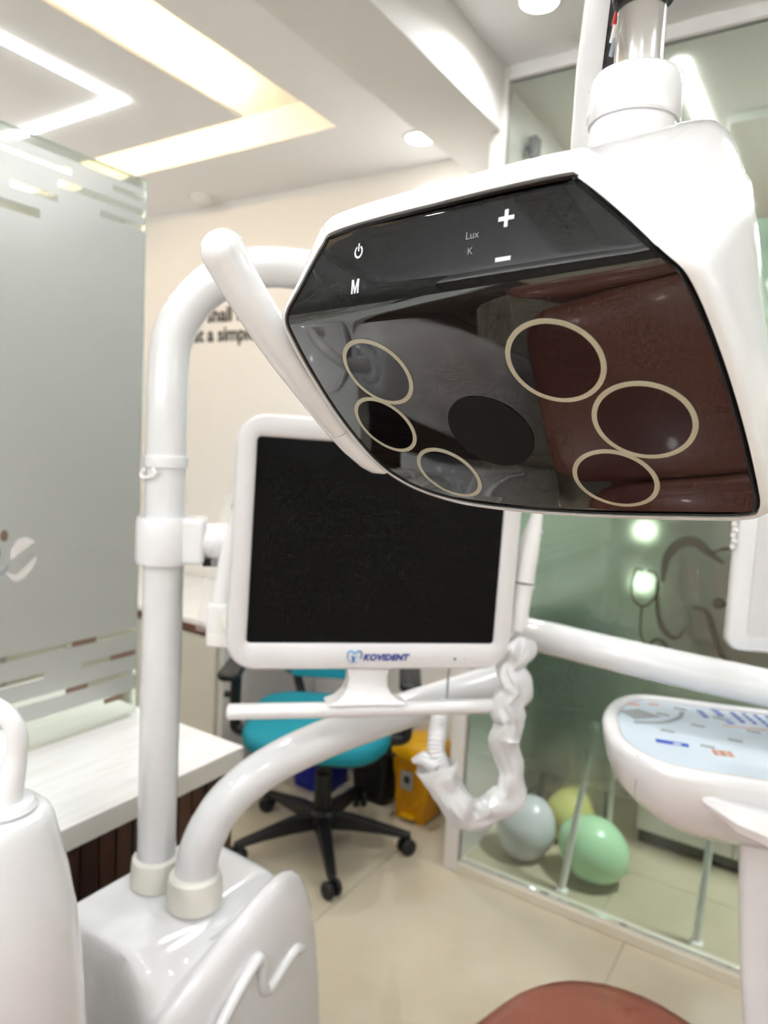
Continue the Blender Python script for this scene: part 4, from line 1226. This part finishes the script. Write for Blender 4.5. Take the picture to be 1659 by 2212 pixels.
# led lenses
LENS = [(-.067, -.052, .0275), (-.089, -.004, .0265), (-.054, .043, .0265), (.062, -.051, .0285), (.100, -.005, .0285), (.072, .042, .0265)]
def disc(u0, s0, r0, r1, d, seg=48):
    bm = bm_new()
    if r0 > 0:
        loops = [[face(u0 + r * math.cos(2 * PI * k / seg), s0 + r * math.sin(2 * PI * k / seg), dd) for k in range(seg)] for r, dd in ((r0, 0.0), (r0, d), (r1, d), (r1, 0.0))]
        skin(bm, loops, True, False, False)
    else:
        loops = [[face(u0 + r * math.cos(2 * PI * k / seg), s0 + r * math.sin(2 * PI * k / seg), dd) for k in range(seg)] for r, dd in ((r1, 0.0), (r1, d), (r1 * .6, d), (r1 * .2, d))]
        skin(bm, loops, True, False, True)
    return bm
for u0, s0, r in LENS:
    o = obj('lens', disc(u0, s0, 0, r - .0030, .0004), 'lens', lamp, angle=60)
    obj('lens_ring', disc(u0, s0, r - .0030, r, .0005), 'lamp_ring', o, angle=30)
obj('sensor_disc', disc(0, 0, 0, .0300, .0008), 'sensor', lamp, angle=60)
# touch icons
def icon_poly(poly, m='icon', name='touch_icon', d=.0003):
    bm = bm_new(); skin(bm, [[face(u, s, 0.0) for u, s in poly], [face(u, s, d) for u, s in poly]]); return obj(name, bm, m, lamp, smooth=False)
def rect(u, s, w_, h_):
    return [(u - w_ / 2, s - h_ / 2), (u + w_ / 2, s - h_ / 2), (u + w_ / 2, s + h_ / 2), (u - w_ / 2, s + h_ / 2)]
icon_poly([(.049 - .0011, -.1410), (.049 + .0011, -.1410), (.049 + .0011, -.1376), (.049 + .0046, -.1376), (.049 + .0046, -.1354), (.049 + .0011, -.1354), (.049 + .0011, -.1320), (.049 - .0011, -.1320), (.049 - .0011, -.1354), (.049 - .0046, -.1354), (.049 - .0046, -.1376), (.049 - .0011, -.1376)])
icon_poly(rect(.049, -.1155, .0090, .0022))
pw = []
for k in range(19):
    a = math.radians(-60 + 300 * k / 18)
    pw.append((-.0550 + .0036 * math.cos(a), -.1360 + .0040 * math.sin(a)))
for k in range(19):
    a = math.radians(240 - 300 * k / 18)
    pw.append((-.0550 + .0024 * math.cos(a), -.1360 + .0028 * math.sin(a)))
icon_poly(pw)
icon_poly(rect(-.0550, -.1388, .0011, .0048))
def lamp_text(s, u, sv, size, m, bold=0):
    me = text_mesh(s, size, .0001, bold)
    for vtx in me.vertices:
        p = face(u + vtx.co.x, sv - vtx.co.y, .0002 + max(0, vtx.co.z))
        vtx.co = p
    me.materials.append(M[m])
    link_mesh('touch_lettering', me, lamp, smooth=False)
mu, ms, mh, mw_ = -.0556, -.1150, .0044, .0032
icon_poly([(mu - mw_, ms + mh), (mu - mw_, ms - mh), (mu - mw_ + .0016, ms - mh), (mu, ms + .0012), (mu + mw_ - .0016, ms - mh), (mu + mw_, ms - mh), (mu + mw_, ms + mh), (mu + mw_ - .0014, ms + mh),
           (mu + mw_ - .0014, ms - .0012), (mu + .0005, ms + mh), (mu - .0005, ms + mh), (mu - mw_ + .0014, ms - .0012), (mu - mw_ + .0014, ms + mh)])
lamp_text('Lux', .0290, -.1310, .0058, 'icon_dim')
lamp_text('K', .0285, -.1225, .0054, 'icon_dim')
# side handle
hp_ = [(-.157, -.152, .0165), (-.157, -.140, .0148), (-.156, -.115, .012), (-.155, -.075, .011), (-.154, -.030, .013), (-.153, .010, .016)]
pth = smooth_path(hp_, 6)
b = bm_new(); loops = []
pts, fr = frames(pth)
n = len(pts)
for i, p in enumerate(pts):
    f = i / (n - 1)
    wu = .0152 - .0038 * f
    wn = .0142 - .0026 * f
    if i == 0:
        ks = ((-.012, .30), (-.0105, .55), (-.007, .80), (-.003, .95))
        for dv, k in ks:
            loops.append([V3((p.x + wu * k * x * 2, p.y + dv, p.z + wn * k * y * 2)) for x, y in rrect(1, 1, .42, 6)])
    loops.append([V3((p.x + wu * x * 2, p.y, p.z + wn * y * 2)) for x, y in rrect(1, 1, .42, 6)])
skin(b, loops); hd = obj('side_handle', b, 'white', lamp, angle=60)
b = bm_new(); loops = []
for v, w0, uo, wu, wn in ((.0105, .016, -.1530, .0113, .0115), (.030, .0175, -.1500, .0112, .0113), (.048, .0185, -.1440, .0110, .0105), (.056, .0185, -.1400, .0095, .0085), (.060, .018, -.1370, .0060, .005)):
    loops.append([V3((uo + wu * x * 2, v, w0 + wn * y * 2)) for x, y in rrect(1, 1, .40, 6)])
skin(b, loops); obj('handle_root', b, 'white', hd, angle=60)
b = bm_new(); add_box(b, (-.145, .02, .012), (-.118, .05, .028)); obj('handle_bracket', b, 'white', hd, bevel=.004)
# stem (upright in the room): an Empty-free part placed by world position
LI = LM.inverted()
def lpart(name, bm, m, parent=lamp, **k):
    bmesh.ops.transform(bm, matrix=LI, verts=bm.verts)
    return obj(name, bm, m, parent, **k)
SX, SY = -.153, .549
b = bm_new(); add_lathe(b, [(.034, 1.58), (.0315, 1.635), (.0303, 1.67), (.0303, 1.692), (.028, 1.6925)], at=(SX, SY, 0), seg=48); st = lpart('stem_sleeve', b, 'white', angle=50)
b = bm_new(); add_lathe(b, [(.0280, 1.6905), (.0318, 1.6908), (.0330, 1.693), (.0330, 1.7185), (.0322, 1.7222), (.0300, 1.7242), (.020, 1.7247), (.017, 1.7245)], at=(SX, SY, 0), seg=48); lpart('stem_collar', b, 'white', angle=50)
b = bm_new(); add_lathe(b, [(.0172, 1.724), (.0172, 1.770), (.0165, 1.771), (.0165, 1.83)], at=(SX, SY, 0), seg=40); lpart('steel_stem', b, 'chrome', angle=40)
b = bm_new(); add_lathe(b, [(.0168, 1.776), (.021, 1.778), (.023, 1.79), (.024, 1.84)], at=(SX, SY, 0), seg=40); lpart('stem_head', b, 'steel_dark', angle=40)
# spring arm casing behind the stem
arm = thing('lamp_spring_arm', 'white spring arm casing rising behind the steel lamp stem', 'arm', (-.33, .95, 1.72))
b = bm_new(); loops = []
for p, rx, ry in (((-.222, .660, 1.62), .014, .014), ((-.214, .640, 1.70), .0155, .016), ((-.203, .612, 1.77), .0165, .017), ((-.192, .594, 1.83), .017, .018), ((-.165, .57, 1.90), .017, .018), ((-.150, .552, 1.935), .016, .016)):
    p = V3(p); loops.append([p + V3((rx * 2 * x, ry * 2 * y, 0)) for x, y in rrect(1, 1, .35, 6)])
skin(b, loops); wpart('casing', b, 'white', arm, angle=60)
b = bm_new(); add_tube(b, smooth_path([(-.382, 1.231, 1.74), (-.36, 1.15, 1.76), (-.31, .97, 1.70), (-.25, .80, 1.625), (-.222, .668, 1.62)], 8), .016, 18); wpart('lower_link', b, 'white', arm)
b = bm_new(); add_cyl(b, (SX, SY, 1.835), (SX, SY, 1.96), .026); wpart('pivot_cap', b, 'white', arm, bevel=.004)
b = bm_new(); add_slab(b, rrect(.016, .11, .007), 0, .003, 0, fn=lambda x, y, z: V3((-.1815 + x * .5 + y * .05, .580 + x * .8, 1.785 + y))); wpart('cable_slot', b, 'black', arm)
for z, m, r in ((1.80, 'red', .0028), (1.788, 'frame_white', .0034), (1.778, 'hose_dark', .003)):
    b = bm_new(); add_cyl(b, (-.180, .574, z - .02), (-.176, .568, z - .011), r, seg=10); wpart('wire_plug', b, m, arm)

# ------------------------------------------------------------------ patient chair below the lamp
pc = thing('dental_chair', 'brown leatherette dental chair at the bottom edge of the view', 'dental chair', (-.20, .55, 0))
AC = math.radians(-16)
rc = Matrix.Rotation(AC, 3, 'Z')
def pcp(x, y, z):          # y along the chair, 0 at the far end, negative towards the head
    return V3((-.045, 1.145, 0)) + rc @ V3((x, y, 0)) + V3((0, 0, z))
def cushion(name, w_, y0, y1, z0, z1, r, bev, slope=0, m='brown_leather', zoff=0):
    yc, hh = (y0 + y1) / 2, (y1 - y0)
    bb = bm_new()
    add_slab(bb, rrect(w_, hh, r, 10), z0, z1, bev, fn=lambda x, y, z: pcp(x, y + yc, z + slope * (y - hh / 2)))
    return wpart(name, bb, m, pc)
cushion('leg_rest', .58, -.62, 0, .495, .588, .20, .042)
cushion('seat', .60, -1.06, -.625, .50, .60, .08, .042)
cushion('backrest', .58, -1.75, -1.065, .50, .59, .12, .042, slope=-.35)
cushion('leg_rest_piping', .50, -.54, -.08, .5885, .592, .16, .0015)
cushion('underframe', .40, -1.02, -.10, .40, .504, .10, .02, m='amber')
b = bm_new(); add_slab(b, rrect(.36, .70, .1), .0, .08, .02, fn=lambda x, y, z: pcp(x, y - .6, z)); wpart('base_plate', b, 'white', pc)
b = bm_new(); add_slab(b, rrect(.22, .36, .06), .08, .41, .02, fn=lambda x, y, z: pcp(x, y - .65, z)); wpart('lift_column', b, 'white', pc)
b = bm_new(); add_tube(b, smooth_path([(-.262, 1.075, .572), (-.258, 1.045, .5865), (-.262, 1.0, .5895), (-.272, .93, .5895), (-.30, .80, .5895)], 6), .0018, 8); wpart('seam', b, 'brown_edge', pc)
